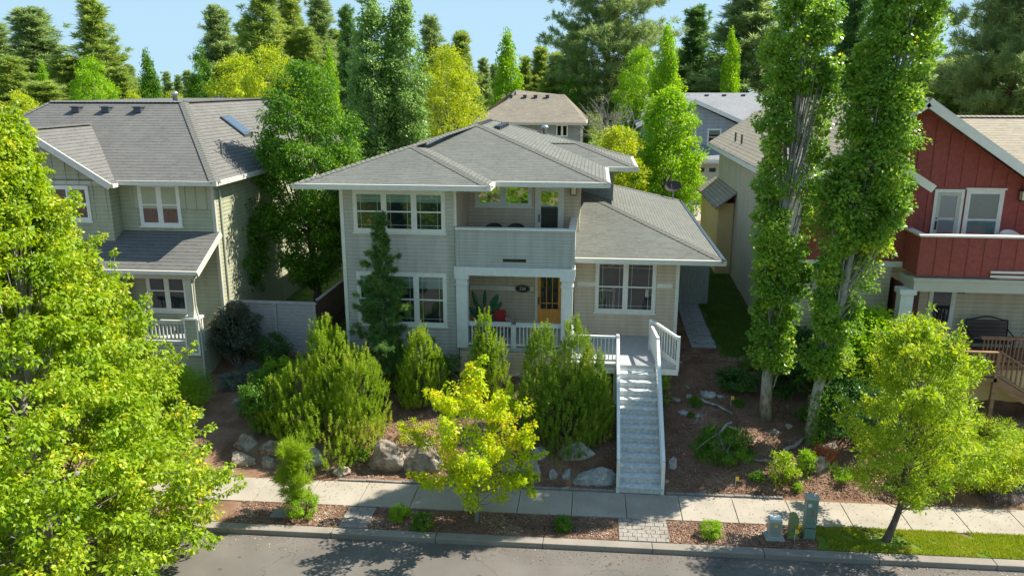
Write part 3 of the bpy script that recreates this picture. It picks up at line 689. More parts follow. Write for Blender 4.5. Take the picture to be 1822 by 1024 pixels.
def grass(name, x0, x1, y0, y1, n, mat, L, fn=None, use_skew=True, **tg):
    x = x0+(x1-x0)*rng0.random(n); y = y0+(y1-y0)*rng0.random(n)
    if use_skew: y = y+skew(x)
    keep = np.ones(n, bool) if fn is None else fn(x, y); x = x[keep]; y = y[keep]; n = len(x)
    P = np.stack([x, y, height(x, y)+.015], 1); D = rng0.normal(size=(n, 3))*.45; D[:, 2] = 1
    V, F = leaf_quads(P, D, rng0.normal(size=(n, 3)), L*(.5+rng0.random(n)), np.full(n, .014), .1)
    return tag(np_mesh(name, V, F, mat), kind='stuff', **tg)
grass('grass', 5.85, 14, 18.93, 20.18, 46000, M['grass'], .06, lambda x, y: ((y-skew(x)) > 18.93+.05*rng0.random(len(x))) & ((y-skew(x)) < 20.11+.07*rng0.random(len(x))) & (np.sin(x*3.7+1)*np.sin(y*6.1+x)+.5*np.sin(x*9+y*7) < .95) & (np.sin(x*2.3+y*5)+np.sin(x*5.1-y*3)+1.6*(x-6.0) > .1) & ((x-8.1)**2+(y-19.75)**2*2 > .28))
grass('side_grass', 4.9, 7.15, 28.6, 42, 30000, M['grass_dark'], .09, lambda x, y: (x > 5.0+.15*np.sin(y*3)), False)
# bark chips and fallen leaves
def chips(name, regs, n, **tg):
    X = []; Y = []
    for (x0, x1, v0, v1, w) in regs:
        k = int(n*w); x = x0+(x1-x0)*rng0.random(k); X.append(x); Y.append(v0+(v1-v0)*rng0.random(k)+skew(x))
    X = np.concatenate(X); Y = np.concatenate(Y); n = len(X)
    P = np.stack([X, Y, height(X, Y)+.012+.01*rng0.random(n)], 1)
    D = rng0.normal(size=(n, 3)); D[:, 2] *= .25; Nn = rng0.normal(size=(n, 3))*.4; Nn[:, 2] += 1
    V, F = leaf_quads(P, D, Nn, .025+.075*rng0.random(n)**2, .014+.03*rng0.random(n), .2)
    return tag(np_mesh(name, V, F, M['chips']), kind='stuff', **tg)
chips('bark_mulch', [(-10, 1, 21.65, 27, .4), (2.3, 9, 21.65, 29, .36), (-10, 6, 18.98, 20.1, .24)], 95000)
def litter(name, n, regs, z, mat, L):
    X = []; Y = []
    for (x0, x1, v0, v1, w) in regs:
        k = int(n*w); x = x0+(x1-x0)*rng0.random(k); X.append(x); Y.append(v0+(v1-v0)*rng0.random(k)**1.6+skew(x))
    X = np.concatenate(X); Y = np.concatenate(Y); n = len(X); P = np.stack([X, Y, np.where(Y-skew(X) < 18.62, .006, .157)+.004*rng0.random(n)], 1)
    D = rng0.normal(size=(n, 3)); D[:, 2] *= .12; Nn = rng0.normal(size=(n, 3))*.25; Nn[:, 2] += 1
    V, F = leaf_quads(P, D, Nn, L*(.4+rng0.random(n)), L*.6*(.4+rng0.random(n)), .2); return tag(np_mesh(name, V, F, mat), kind='stuff')
litter('leaf_litter', 2600, [(-10, 14, 18.55, 17.9, .55), (3, 9, 18.6, 16.5, .12), (-10, 12, 21.45, 20.3, .33)], 0, M['chips'], .045)
# ================================================================== MAIN HOUSE
H = thing('grey_house', 'two storey grey house with hip roof, balcony over the porch and long front stairs', 'house', (-3, 28, 1.8))
TR = M['gutter']
SG = -8.87; SR = -4.72
w = MB(); lap(w, front(26.9), SG+.1, SR-.1, .9, 8.6); w.box(SG, SR, 26.905, 27.1, .5, 8.62)
lap(w, leftf(SG), 26.9, 40, 1.2, 8.6); w.box(SG+.003, SG+.15, 27.11, 40, .5, 8.62)
w.box(SG+.2, SR-.2, 39.8, 40, .5, 8.62)
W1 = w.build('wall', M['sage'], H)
w = MB(); w.box(SG-.03, SG+.10, 26.865, 26.9, .9, 8.58); w.box(SG-.035, SG, 26.9, 27.02, .9, 8.58)
w.build('corner_board', M['white'], H)
w = MB(); w.box(SR-.11, SR+.0, 26.865, 26.9, 7.2, 8.58); w.build('corner_board', M['white'], H)
w = MB(); w.tube([(SR-.03, 26.83, 8.5), (SR-.03, 26.83, 7.2)], .04, 8); w.build('downspout', M['white'], H)
# recessed porch and balcony walls
w = MB(); lap(w, rightf(SR), 26.9, 29.4, 2.85, 8.6); w.box(SR-.12, SR-.002, 27.11, 29.4, 1, 8.6)
lap(w, front(29.4), SR+.02, -.5, 2.85, 8.6); w.box(SR, -.5, 29.405, 29.6, 1, 8.62)
lap(w, rightf(-.5), 29.4, 33.0, 6.2, 8.6); w.box(-.7, -.503, 29.6, 33, 2, 8.6)
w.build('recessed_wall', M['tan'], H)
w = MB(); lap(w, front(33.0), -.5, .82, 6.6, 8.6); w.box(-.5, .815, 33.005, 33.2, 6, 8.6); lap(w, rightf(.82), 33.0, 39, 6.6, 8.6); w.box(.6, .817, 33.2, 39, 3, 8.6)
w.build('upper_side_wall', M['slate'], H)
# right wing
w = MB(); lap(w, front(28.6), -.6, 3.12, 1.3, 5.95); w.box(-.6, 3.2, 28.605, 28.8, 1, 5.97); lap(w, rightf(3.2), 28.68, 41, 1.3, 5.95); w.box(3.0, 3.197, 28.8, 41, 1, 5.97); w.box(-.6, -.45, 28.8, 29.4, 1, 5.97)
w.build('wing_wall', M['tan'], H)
w = MB(); w.box(3.11, 3.235, 28.565, 28.6, 1.3, 5.95); w.box(3.2, 3.235, 28.6, 28.7, 1.3, 5.95)
zb = atY(1040, 506, 28.6)[2]; zt = atY(1040, 513, 28.6)[2]; w.build('corner_board', M['white'], H); w = MB()
w.box(-.5, .16, 28.56, 28.6, 4.72, 4.88); w.build('trim_band', M['white'], H); w = MB(); w.box(2.42, 3.0, 28.56, 28.6, 4.72, 4.88)
w.build('trim_band', M['white'], H)
window(H, front(28.6), .16, 2.40, 3.72, 5.72, 2, mull=.12, label=None)
window(H, front(26.9), -8.42, -5.12, 6.92, 8.42, 3, blind=.22, mull=.13)
window(H, front(26.9), -8.42, -5.12, 3.5, 5.48, 3, blind=.25, mull=.13)
window(H, front(29.4), -4.45, -2.28, 7.52, 8.42, 2, sash=False, pane='pane2', mull=.16)
# small side window high on the slate wall is hidden; balcony door
def glass_door(parent, F, a0, a1, z0, z1, mat, rows=None, panel=.0, pane='pane', name='door', trim=.1, handle='dark'):
    t = MB(); t.fbox(F, a0-trim, a0, .01, .055, z0, z1+trim); t.fbox(F, a1, a1+trim, .01, .055, z0, z1+trim); t.fbox(F, a0, a1, .01, .055, z1, z1+trim)
    t.build('door_frame', M['white'], parent)
    d = MB(); st = .12; b = z0+panel
    d.fbox(F, a0, a0+st, .01, .045, z0, z1); d.fbox(F, a1-st, a1, .01, .045, z0, z1); d.fbox(F, a0+st, a1-st, .01, .045, z1-st, z1); d.fbox(F, a0+st, a1-st, .01, .045, z0, b+st)
    if rows:
        wv = (a1-a0-2*st)/3
        for i in (1, 2): d.fbox(F, a0+st+wv*i-.014, a0+st+wv*i+.014, .014, .042, b+st, z1-st)
        d.fbox(F, a0+st, a1-st, .015, .041, b+st+.22, b+st+.25)
    if panel:
        d.fbox(F, a0+st+.04, a1-st-.04, .045, .056, z0+.1, z0+panel*.62)
    D = d.build(name, M[mat], parent)
    g = MB(); g.pane(F, a0+st, a1-st, .0265, b+st, z1-st); g.build('pane', M[pane], D)
    r = MB(); r.fbox(F, a0+st, a1-st, .016, .018, b+st, z1-st); r.build('dark_interior', M['room'], D)
    h = MB(); h.fbox(F, a0+.035, a0+.075, .045, .095, z0+.92, z0+1.22); h.fbox(F, a0+.045, a0+.065, .045, .085, z0+1.3, z0+1.34); h.build('handle', M[handle], D)
    return D
glass_door(H, front(29.4), -2.04, -1.12, 2.82, 4.98, 'oak', True, .62, name='front_door')
glass_door(H, front(29.4), -2.06, -1.18, 6.05, 8.25, 'white', False, .12, pane='pane2', name='balcony_door')
w = MB(); w.box(-4.68, -2.2, 29.34, 29.385, 4.27, 4.44); w.build('trim_band', M['white'], H); w = MB(); w.box(-1.0, -.5, 29.34, 29.385, 4.27, 4.44); w.build('trim_band', M['white'], H)
# balcony parapet, beam, columns
w = MB(); F26 = front(26.7); lap(w, F26, -4.62, -.67, 5.82, 7.12, .115); w.box(-4.70, -.60, 26.705, 26.85, 5.80, 7.12)
lap(w, rightf(-.6), 26.9, 28.55, 5.9, 7.12, .115); w.box(-.75, -.603, 26.86, 29.4, 5.9, 7.12)
PB = w.build('balcony_parapet', M['sage_dark'], H)
w = MB(); w.box(-4.74, -4.62, 26.665, 26.70, 5.81, 7.12); w.build('corner_board', M['sage_dark'], PB); w = MB(); w.box(-.69, -.57, 26.665, 26.70, 5.81, 7.12); w.build('corner_board', M['sage_dark'], PB)
w = MB(); w.box(-4.75, -.54, 26.62, 26.9, 7.12, 7.18); w.box(-.80, -.54, 26.9, 29.4, 7.12, 7.18); w.build('parapet_cap', M['rail'], PB)
w = MB(); w.box(-3.20, -2.15, 26.662, 26.684, 5.93, 6.17); w.build('scupper_frame', M['sage_dark'], PB)
w = MB(); w.box(-3.08, -2.26, 26.654, 26.6615, 6.00, 6.11); w.build('scupper', M['dark'], PB)
w = MB(); w.box(-4.6, -.6, 26.9, 29.38, 5.9, 6.02); w.build('balcony_floor', M['deck'], H)
w = MB(); w.box(-4.6, -.9, 27.0, 29.38, 5.50, 5.52); w.build('porch_ceiling', M['white'], H)
w = MB(); w.box(-4.80, -.54, 26.60, 26.92, 5.50, 5.80); w.box(-.86, -.56, 26.93, 28.58, 5.52, 5.78); w.build('beam', M['bluewhite'], H)
for a in (-4.74, -1.02):
    w = MB(); w.box(a, a+.40, 26.62, 26.98, 2.80, 5.36); w.box(a-.05, a+.45, 26.57, 27.03, 5.36, 5.50); w.box(a-.03, a+.43, 26.59, 27.01, 5.14, 5.19); w.build('column', M['bluewhite'], H, bevel=.008)
# porch deck, landing, skirting
w = MB(); w.box(-4.66, 3.0, 26.72, 29.4, 2.68, 2.82); 
w.slab([(-.6, 25.38), (2.30, 25.38), (2.98, 25.5), (2.98, 25.6), (2.2, 26.72), (-.6, 26.72)], 2.70, 2.815)
DK = w.build('porch_deck', M['deck'], H)
w = MB(); lap(w, front(26.72), -4.66, -.62, .9, 2.62); w.box(-4.66, -.62, 26.725, 26.8, .6, 2.66); w.build('porch_skirting', M['tan'], H)
w = MB(); w.box(-.6, 2.2, 25.36, 25.40, 2.50, 2.70); w.box(2.28, 3.0, 25.40, 25.44, 2.5, 2.70); w.build('rim_board', M['rail'], H)
w = MB()
for (a, b) in ((-.5, 25.5), (.85, 25.5), (2.15, 26.2)): w = MB(); w.box(a, a+.12, b, b+.12, gz(a, b)-.2, 2.68); w.build('deck_post', M['rail'], H)
# railings
w = MB(); railing(w, (-4.34, 26.80, 2.82), (-2.80, 26.80, 2.82), .86, .125, .15, .1, .045, tw=.12); railing(w, (-2.62, 26.80, 2.82), (-1.02, 26.80, 2.82), .86, .125, .15, .1, .045, tw=.12)
w.box(-2.80, -2.62, 26.72, 26.88, 2.82, 3.66); w.build('porch_railing', M['bluewhite'], H)
w = MB(); railing(w, (-.62, 25.46, 2.82), (.92, 25.46, 2.82), .95, .12); w.box(.90, 1.0, 25.40, 25.50, .9, 3.86); w.build('landing_railing', M['rail'], H)
w = MB(); railing(w, (-.58, 26.6, 2.82), (-.58, 25.46, 2.82), .95, .12); w.build('landing_railing', M['rail'], H)
# stairs
nst = 14; y0s, y1s = 21.56, 25.38; z0s, z1s = .15, 2.82; rise = (z1s-z0s)/nst; run = (y1s-y0s)/(nst-1)
SX0, SX1 = .99, 2.25
w = MB()
for xs in (SX0-.05, SX1+.005): 
    w.bar((xs+.022, y0s+.02, .22), (xs+.022, y1s, z1s-.12), .045, .30)
ST = w.build('stairs', M['rail'], H)
for i in range(nst-1):
    w = MB(); ya = y0s+i*run; zt = z0s+(i+1)*rise
    w.box(SX0, SX1, ya-.03, ya+run-.004, zt-.045, zt); w.box(SX0, SX1, ya, ya+.02, zt-rise, zt-.046)
    w.build('step', M['step'], ST)
for xs, nm in ((SX0-.03, 'l'), (SX1+.03, 'r')):
    w = MB(); railing(w, (xs, y0s+.05, z0s+rise*.6), (xs, y1s, z1s+.0), .93, .13, .06, .14, .03, tw=.10)
    w.box(xs-.05, xs+.05, y0s-.03, y0s+.09, .14, 1.18); w.box(xs-.05, xs+.05, y1s-.02, y1s+.08, 1.2, 3.82)
    w.build('stair_railing', M['rail'], ST)
w = MB(); railing(w, (SX1+.03, 25.45, 2.82), (2.16, 27.0, 2.82), .95, .11); w.box(2.10, 2.20, 27.0, 27.1, 2.8, 3.95); w.build('landing_railing', M['rail'], H)
w = MB(); railing(w, (2.2, 27.05, 2.95), (2.97, 25.52, 2.82), .95, .17, .09, .08, .035); w.box(2.93, 3.03, 25.46, 25.56, 2.62, 3.84); w.bar((2.2, 27.0, 2.84), (2.98, 25.5, 2.78), .05, .22); w.build('landing_railing', M['rail'], H)
# roofs
E = 8.75; S = .32; xl, xb, xr = -10.03, -3.40, .52; yb, ym = 25.6, 26.9
hb = (xb-xl)/2; hm = (xr-xl)/2; xm = (xl+xb)/2; xa = (xl+xr)/2; yr = 36.5; ye = yr+hm
bA = (xm, yb+hb, E+S*hb); bB = (xm, ym+hb, E+S*hb); ap = (xa, ym+hm, E+S*hm); aq = (xa, yr, E+S*hm)
rx = 1.73; ry0 = 32.2; ry1 = 37.2; hr = 2.5; rr0 = (rx-hr, ry0+hr, E+S*hr); rr1 = (xr-hr, ry0+hr, E+S*hr)
w = MB()
w.roof([(xl, yb, E), (xb, yb, E), bA]); w.roof([(xb, yb, E), (xb, ym, E), bB, bA])
w.roof([(xb, ym, E), (xr, ym, E), ap, bB]); w.roof([(xl, yb, E), bA, bB, ap, aq, (xl, ye, E)])
w.roof([(xr, ym, E), (xr, ry0, E), rr1, (xr, ry1, E), (xr, ye, E), aq, ap]); w.roof([(xl, ye, E), aq, (xr, ye, E)])
w.roof([(xr, ry0, E), (rx, ry0, E), rr0, rr1]); w.roof([(rx, ry0, E), (rx, ry1, E), rr0]); w.roof([(rx, ry1, E), (xr, ry1, E), rr1, rr0])
RF = w.build('roof', M['roof_main'], H)
w = MB(); w.slab([(xl, yb), (xb, yb), (xb, ym), (xr, ym), (xr, ry0), (rx, ry0), (rx, ry1), (xr, ry1), (xr, ye), (xl, ye)], E-.17, E-.02); w.build('soffit', M['gutter'], RF)
w = MB(); gutter(w, [(xl, ye, E), (xl, yb, E), (xb, yb, E), (xb, ym, E), (xr, ym, E), (xr, ry0, E), (rx, ry0, E), (rx, ry1, E)]); w.build('gutter', M['gutter'], RF)
cap_parts(RF, M['cap'], ((( xl, yb, E), bA), ((xb, yb, E), bA), (bA, ap), ((xr, ym, E), ap), (ap, aq), (aq, (xr, ye, E)), (rr1, rr0), ((rx, ry0, E), rr0), ((rx, ry1, E), rr0)))
def vent(parent, p, s=1.0, slope=(0, 0), name='roof_vent'):
    w = MB(); x, y, z = p; w.box(x-.17*s, x+.17*s, y-.17*s, y+.17*s, z-.1, z+.12*s); w.box(x-.21*s, x+.21*s, y-.23*s, y+.2*s, z+.12*s, z+.17*s)
    return w.build(name, M['vent'], parent, bevel=.01)
for i in range(6):
    y = 33.0+i*.62; vent(H, (xa+.75, y, E+S*(hm-.75)+.02), .72)
vent(H, (xm+.25, yb+hb-.1+.8, E+S*hb-.05), .8)
w = MB(); p = atY(975, 230, 41); zf = E+S*(xr-p[0])
w.lathe((p[0], 38.4, 9.0), [(.09, 0), (.09, .95), (.17, .96), (.2, 1.02), (.12, 1.1), (.02, 1.12)], 14); w.build('flue', M['galv'], H, True)
E2 = 6.0; S2 = .334; wxl = -.59; wxr = 4.65; wy0 = 27.5; wy1 = 42.5
hp = (-.5, wy0+(wxr+.5), E2+S2*(wxr+.5)); xc = .83; zc = E2+S2*(wxr-xc)
w = MB(); w.roof([(wxl, wy0, E2), (wxr, wy0, E2), hp, (wxl, hp[1], hp[2])]); w.roof([(wxr, wy0, E2), (wxr, wy1, E2), (xc, wy1-(wxr-xc), zc), (xc, 33.0, zc), (-.5, 33.0, hp[2]), hp]); w.roof([(wxr, wy1, E2), (xc, wy1, E2), (xc, wy1-(wxr-xc), zc)])
WR = w.build('wing_roof', M['roof_main'], H)
w = MB(); w.slab([(wxl, wy0), (wxr, wy0), (wxr, wy1), (xc, wy1), (xc, 30), (wxl, 30)], E2-.17, E2-.02); w.build('soffit', M['gutter'], WR)
w = MB(); gutter(w, [(wxl, wy0, E2), (wxr, wy0, E2), (wxr, wy1, E2)]); w.build('gutter', M['gutter'], WR)
cap_parts(WR, M['cap'], (((wxr, wy0, E2), hp), ((wxr, wy1, E2), (xc, wy1-(wxr-xc), zc))))
# porch details: plaque, lamps
def text(parent, s, size, loc, mat, ext=.004, name='lettering', rot=(R(90), 0, 0)):
    c = bpy.data.curves.new(name, 'FONT'); c.body = s; c.size = size; c.extrude = ext; c.align_x = 'CENTER'; c.align_y = 'CENTER'
    o = bpy.data.objects.new(name+'_tmp', c); col.objects.link(o); dg = bpy.context.evaluated_depsgraph_get(); m = bpy.data.meshes.new_from_object(o.evaluated_get(dg))
    bpy.data.objects.remove(o); m.materials.clear(); m.materials.append(mat); q = bpy.data.objects.new(name, m); col.objects.link(q)
    off = OFF[parent.name]; q.parent = parent; q.location = tuple(loc[i]-off[i] for i in range(3)); q.rotation_euler = rot; OFF[q.name] = off; return q
t = thing('house_number_plaque', 'dark oval plaque with the number 228 beside the oak front door', 'plaque', (-2.62, 29.33, 4.36))
w = MB(); n = 28
w.prism([(-2.62+.29*math.cos(2*math.pi*i/n), 4.36+.155*math.sin(2*math.pi*i/n)) for i in range(n)], 29.30, 29.335); w.build('plate', M['dark'], t)
w = MB()
for i in range(n):
    a, b = 2*math.pi*i/n, 2*math.pi*(i+1)/n; w.bar((-2.62+.26*math.cos(a), 29.298, 4.36+.13*math.sin(a)), (-2.62+.26*math.cos(b), 29.298, 4.36+.13*math.sin(b)), .01, .01, (0, 1, 0))
w.build('rim', M['greywood'], t); text(t, '228', .17, (-2.62, 29.297, 4.36), M['white'])
def wall_lamp(label, p, F=None):
    t = thing('wall_lamp', label, 'lamp', p); x, y, z = p; w = MB(); w.box(x-.07, x+.07, y-.04, y, z-.02, z+.2); w.box(x-.12, x+.12, y-.24, y-.03, z+.16, z+.2); w.build('bracket', M['dark'], t)
    w = MB(); w.box(x-.09, x+.09, y-.22, y-.05, z-.14, z+.16); w.build('lamp_shade', M['bulb'], t, bevel=.01)
    w = MB()
    for a in (-.095, .095):
        for b in (-.225, -.045): w.box(x+a-.008, x+a+.008, y+b-.008, y+b+.008, z-.16, z+.16)
    w.box(x-.1, x+.1, y-.23, y-.04, z-.17, z-.14); w.build('lamp_cage', M['dark'], t); return t
wall_lamp('small square lantern on the balcony wall right of the glass door', (-.72, 29.38, 8.18))
# doorbell, hose bib
# balcony chairs
def tub_chair(name, label, x, y, z, group=None):
    t = thing(name, label, 'chair', (x, y, z), group); w = MB(); n = 14
    for k in range(4):
        r = .34-.012*k
    back = []
    for i in range(n+1):
        a = math.pi*i/n; back.append((x+.36*math.cos(a), y+.10+.30*math.sin(a), z+.40+.0, math.sin(a)))
    for i in range(n):
        a, b = back[i], back[i+1]; ha = .28+.32*a[3]**.6; hb_ = .28+.32*b[3]**.6
        for (o1, o2) in ((0, .04),):
            w.face([(a[0], a[1], a[2]), (b[0], b[1], b[2]), (b[0], b[1]+.02, b[2]+hb_), (a[0], a[1]+.02, a[2]+ha)]); w.face([(a[0]*.9+x*.1, a[1]*1-.03, a[2]+ha), (b[0]*.9+x*.1, b[1]-.03, b[2]+hb_), (b[0]*.9+x*.1, b[1]-.05, b[2]), (a[0]*.9+x*.1, a[1]-.05, a[2])])
            w.face([(a[0], a[1]+.02, a[2]+ha), (b[0], b[1]+.02, b[2]+hb_), (b[0]*.9+x*.1, b[1]-.03, b[2]+hb_), (a[0]*.9+x*.1, a[1]-.03, a[2]+ha)])
    w.build('backrest', M['chair'], t); w = MB(); w.box(x-.32, x+.32, y-.28, y+.3, z+.36, z+.46); w.build('seat', M['chair'], t, bevel=.02)
    for sx in (-.28, .28):
        for sy in (-.24, .3): w = MB(); w.tube([(x+sx, y+sy, z), (x+sx*.95, y+sy*.95, z+.37)], .022, 8); w.build('leg', M['dark'], t)
    return t
tub_chair('balcony_chair', 'round backed brown wicker chair on the balcony, nearer the grey wall', -3.62, 28.3, 6.02, 'wicker chairs on the balcony')
tub_chair('balcony_chair', 'round backed brown wicker chair on the balcony, nearer the glass door', -2.80, 28.3, 6.02, 'wicker chairs on the balcony')
# porch plant, red rocking chair with blanket
t = thing('potted_plant', 'potted plant with tall paddle leaves behind the porch railing', 'plant', (-4.05, 28.4, 2.82))
w = MB(); w.lathe((-4.05, 28.4, 2.82), [(.16, 0), (.22, .4), (.24, .42), (.2, .42)], 16); w.build('pot', M['dark'], t, True)
rg = np.random.default_rng(8); V = []; Fc = []; w = MB()
for k, (dx, h, ln, wd) in enumerate([(-.28, 1.5, .8, .2), (.1, 1.75, .75, .15), (.55, 1.75, .7, .26), (.6, 1.25, .6, .22), (-.1, 1.0, .6, .25), (.2, .9, .5, .3), (-.35, .9, .5, .25), (0, .6, .45, .3), (.35, .6, .4, .3)]):
    b0 = np.array((-4.05, 28.4, 3.2)); tip = np.array((-4.05+dx*1.25, 28.4-.15*(k % 3), 2.82+h)); st = b0+(tip-b0)*.45; w.tube([b0, st], .012, 5)
    d = unit(tip-st); s = np.cross(d, (0, 1, .25)); s = unit(s)
    for i in range(6):
        t0, t1 = i/6, (i+1)/6; f0, f1 = math.sin(math.pi*min(1, t0*.95+.03))**.7*wd/2, math.sin(math.pi*min(1, t1*.95+.03))**.7*wd/2
        p0, p1 = st+d*ln*t0, st+d*ln*t1; q = np.array((0, .04, 0))
        for sg in (-1, 1): w.face([p0, p0+s*sg*f0+q, p1+s*sg*f1+q, p1])
w.build('leaves', plain('paddle_leaf', (.04, .16, .07), .4, .3, 5), t)
t = thing('rocking_chair', 'red cushioned porch chair with a striped blanket over its arm', 'chair', (-3.35, 28.0, 2.82))
w = MB(); x, y, z = -3.35, 28.0, 2.82
w.box(x-.28, x+.28, y-.25, y+.28, z+.38, z+.5); w.build('seat', M['redcloth'], t, bevel=.03)
w = MB(); w.bar((x-.02, y+.3, z+.45), (x-.06, y+.46, z+.92), .46, .1, (0, 1, 0)); w.build('backrest', M['redcloth'], t, bevel=.045)
w = MB()
for sx in (-.3, .3):
    w.tube([(x+sx, y-.42, z+.12), (x+sx, y-.1, z+.03), (x+sx, y+.3, z+.05), (x+sx, y+.55, z+.16)], .022, 6); w.tube([(x+sx, y-.25, z+.05), (x+sx, y-.25, z+.66), (x+sx, y+.36, z+.7)], .02, 6); w.tube([(x+sx, y+.3, z+.05), (x+sx, y+.3, z+.7)], .02, 6)
w.build('frame', M['dark'], t)
t2 = MB(); x += .38
for i in range(8):
    a = i/8; b = (i+1)/8
    t2.face([(x-.16, y-.25+.5*a, z+.72+.05*math.sin(a*3.1)), (x-.16, y-.25+.5*b, z+.72+.05*math.sin(b*3.1)), (x+.14, y-.25+.5*b, z+.66+.06*math.sin(b*5)), (x+.14, y-.25+.5*a, z+.66+.06*math.sin(a*5))])
    t2.face([(x+.14, y-.25+.5*a, z+.66+.06*math.sin(a*5)), (x+.14, y-.25+.5*b, z+.66+.06*math.sin(b*5)), (x+.2, y-.25+.5*b, z+.25), (x+.2, y-.25+.5*a, z+.25)])
ob = t2.build('blanket', M['throw']); tag(ob, 'striped blanket hanging over the arm of the red porch chair', 'blanket')
md = ob.modifiers.new('thick', 'SOLIDIFY'); md.thickness = .03
# doormat strip and wall hook omitted; satellite dish on rear of wing roof
t = thing('satellite_dish', 'grey satellite dish on a pole at the back corner of the right wing roof', 'dish', (4.15, 41.6, 6.1))
w = MB(); w.tube([(4.15, 41.6, 6.1), (4.15, 41.6, 6.75)], .03, 8); w.build('pole', M['galv'], t)
w = MB(); c = np.array((4.12, 41.45, 6.85)); ax = unit(np.array((-.25, -.75, .6))); u = unit(np.cross(ax, (0, 0, 1))); v = np.cross(u, ax); rings = []
for i, (r_, dd) in enumerate([(0.02, .0), (.15, .012), (.28, .04), (.38, .08), (.385, .07), (.28, .02), (.15, -.01), (.02, -.02)]):
    rings.append([c+ax*dd+(u*math.cos(2*math.pi*j/20)*1.15+v*math.sin(2*math.pi*j/20)*.85)*r_ for j in range(20)])
for a, b in zip(rings[:-1], rings[1:]):
    for j in range(20): w.face([a[j], a[(j+1) % 20], b[(j+1) % 20], b[j]])
w.build('reflector', M['chair'], t); w = MB(); w.tube([c-v*.3, c+ax*.45-v*.1], .012, 5); w.build('arm', M['galv'], t)
# gate between wing and neighbour
t = thing('wooden_gate', 'blue grey vertical board gate at the end of the side path', 'gate', (4.2, 35.7, 2))
w = MB(); x = 3.24
while x < 5.25: w.box(x, x+.135, 35.68, 35.70, 2.0, 4.15); x += .145
w.build('board_panel', M['bluewood'], t); w = MB(); w.box(3.24, 5.3, 35.70, 35.75, 3.75, 3.85); w.box(3.24, 5.3, 35.70, 35.75, 2.3, 2.4); w.box(5.25, 5.36, 35.66, 35.77, 1.9, 4.2); w.build('gate_frame', M['bluewood'], t)
# ================================================================== LEFT HOUSE
G = thing('olive_house', 'olive green house with grey hip roof and covered porch, behind the lime maple', 'house', (-19, 29, 1.0))
LX = -14.35
w = MB(); lap(w, front(28.5), -27, LX-.1, .3, 7.35, .15); lap(w, rightf(LX), 28.5, 45, .3, 8.4, .15); w.box(-27, LX-.003, 28.505, 28.7, .2, 8.4); w.box(LX-.2, LX-.004, 28.7, 45, .2, 8.4)
w0 = w; w = MB(); w.box(-17.7, LX-.11, 28.47, 28.5, 7.38, 8.4)
for i in range(14): w.box(-18.0+i*.42-.015, -18.0+i*.42+.015, 28.44, 28.47, 7.38, 8.38) if -17.65 < -18+i*.42 < LX-.15 and not (-17.55 < -18+i*.42 < -15.55) else None
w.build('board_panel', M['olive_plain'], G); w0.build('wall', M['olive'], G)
w = MB(); w.box(LX-.1, LX+.03, 28.46, 28.5, .3, 8.4); w.box(LX, LX+.03, 28.5, 28.6, .3, 8.4); w.build('corner_board', M['olivetrim'], G)
a = atY(243, 329, 28.5); b = atY(326, 403, 28.5)
window(G, front(28.5), a[0]+.02, b[0]-.0, b[2], 8.36, 2, curtain='curtain', mull=.14, grid=False)
w = MB(); w.box(-17.7, a[0]-.06, 28.45, 28.48, 7.32, 7.37); w.build('trim_band', M['olive'], G); w = MB(); w.box(b[0]+.06, LX-.1, 28.45, 28.48, 7.32, 7.37); w.build('trim_band', M['olive'], G)
a = atY(258, 478, 28.5); b = atY(338, 555, 28.5)
window(G, front(28.5), a[0], b[0], b[2], a[2], 2, mull=.13, grid=False)
# gabled bay on the left
gx0, gx1, gy = -23.9, -17.75, 27.9; gz0 = 8.45; gp = (gx0+gx1)/2; gh = (gx1-gx0)/2*.63
w = MB(); lap(w, front(gy), gx0+.3, gx1-.4, .3, 7.0); w.box(gx0+.3, gx1-.4, gy+.002, gy+.2, .2, 7.0); w.prism([(gx0+.3, 7.0), (gx1-.4, 7.0), (gx1-.4, gz0-.02), (gp, gz0+gh-.28), (gx0+.3, gz0-.02)], gy-.012, gy+.2)
for i in range(12):
    x = gx0+.6+i*.5
    if x < gx1-.5: zt = gz0+gh-.30-abs(x-gp)*.63; w.box(x-.02, x+.02, gy-.035, gy-.012, 7.0, zt)
w.box(gx1-.43, gx1-.403, gy+.21, 28.47, .3, 8.35); w.build('bay_wall', M['olive'], G)
window(G, front(gy-.012), -20.6, -18.95, 6.95, 8.3, 2, mull=.12, grid=False, curtain='curtain')
# roof
e0 = (-27.0, 27.85, 8.5); e1 = (-13.9, 27.85, 8.5); rz = 11.28; q1 = atY(323, 182, 33.0); r1 = (-17.55, 33.0, rz); r0 = (-23.6, 33.0, rz); r2 = (-17.55, 38, rz)
e2 = (-13.9, 46, 8.5)
w = MB(); w.roof([e0, e1, r1, r0]); w.roof([e1, e2, (-17.55, 42, rz), r1]); w.roof([e0, r0, (-27.0, 46, 8.5)]); w.roof([r0, r1, (-17.55, 42, rz), e2, (-27.0, 46, 8.5)]) if 0 else None
w.roof([r0, r1, (-17.55, 42, rz), (-23.6, 42, rz-.01)]); w.roof([(-23.6, 42, rz), r0, (-27, 46, 8.5)])
sf = (rz-8.5)/(33-27.85); zr = gz0+gh; yv = 27.85+(zr-8.5)/sf
w.roof([(gx1, 27.35, gz0), (gx1, 27.86, gz0), (gp, yv, zr+.03), (gp, 27.35, zr+.03)]); w.roof([(gx0, 27.35, gz0), (gx0, 27.86, gz0), (gp, yv, zr+.03), (gp, 27.35, zr+.03)])
LR = w.build('roof', M['roof_left'], G)
w = MB(); w.slab([(-27, 27.87), (-13.92, 27.87), (-13.92, 46), (-27, 46)], 8.34, 8.48); w.build('soffit', M['olivetrim'], LR)
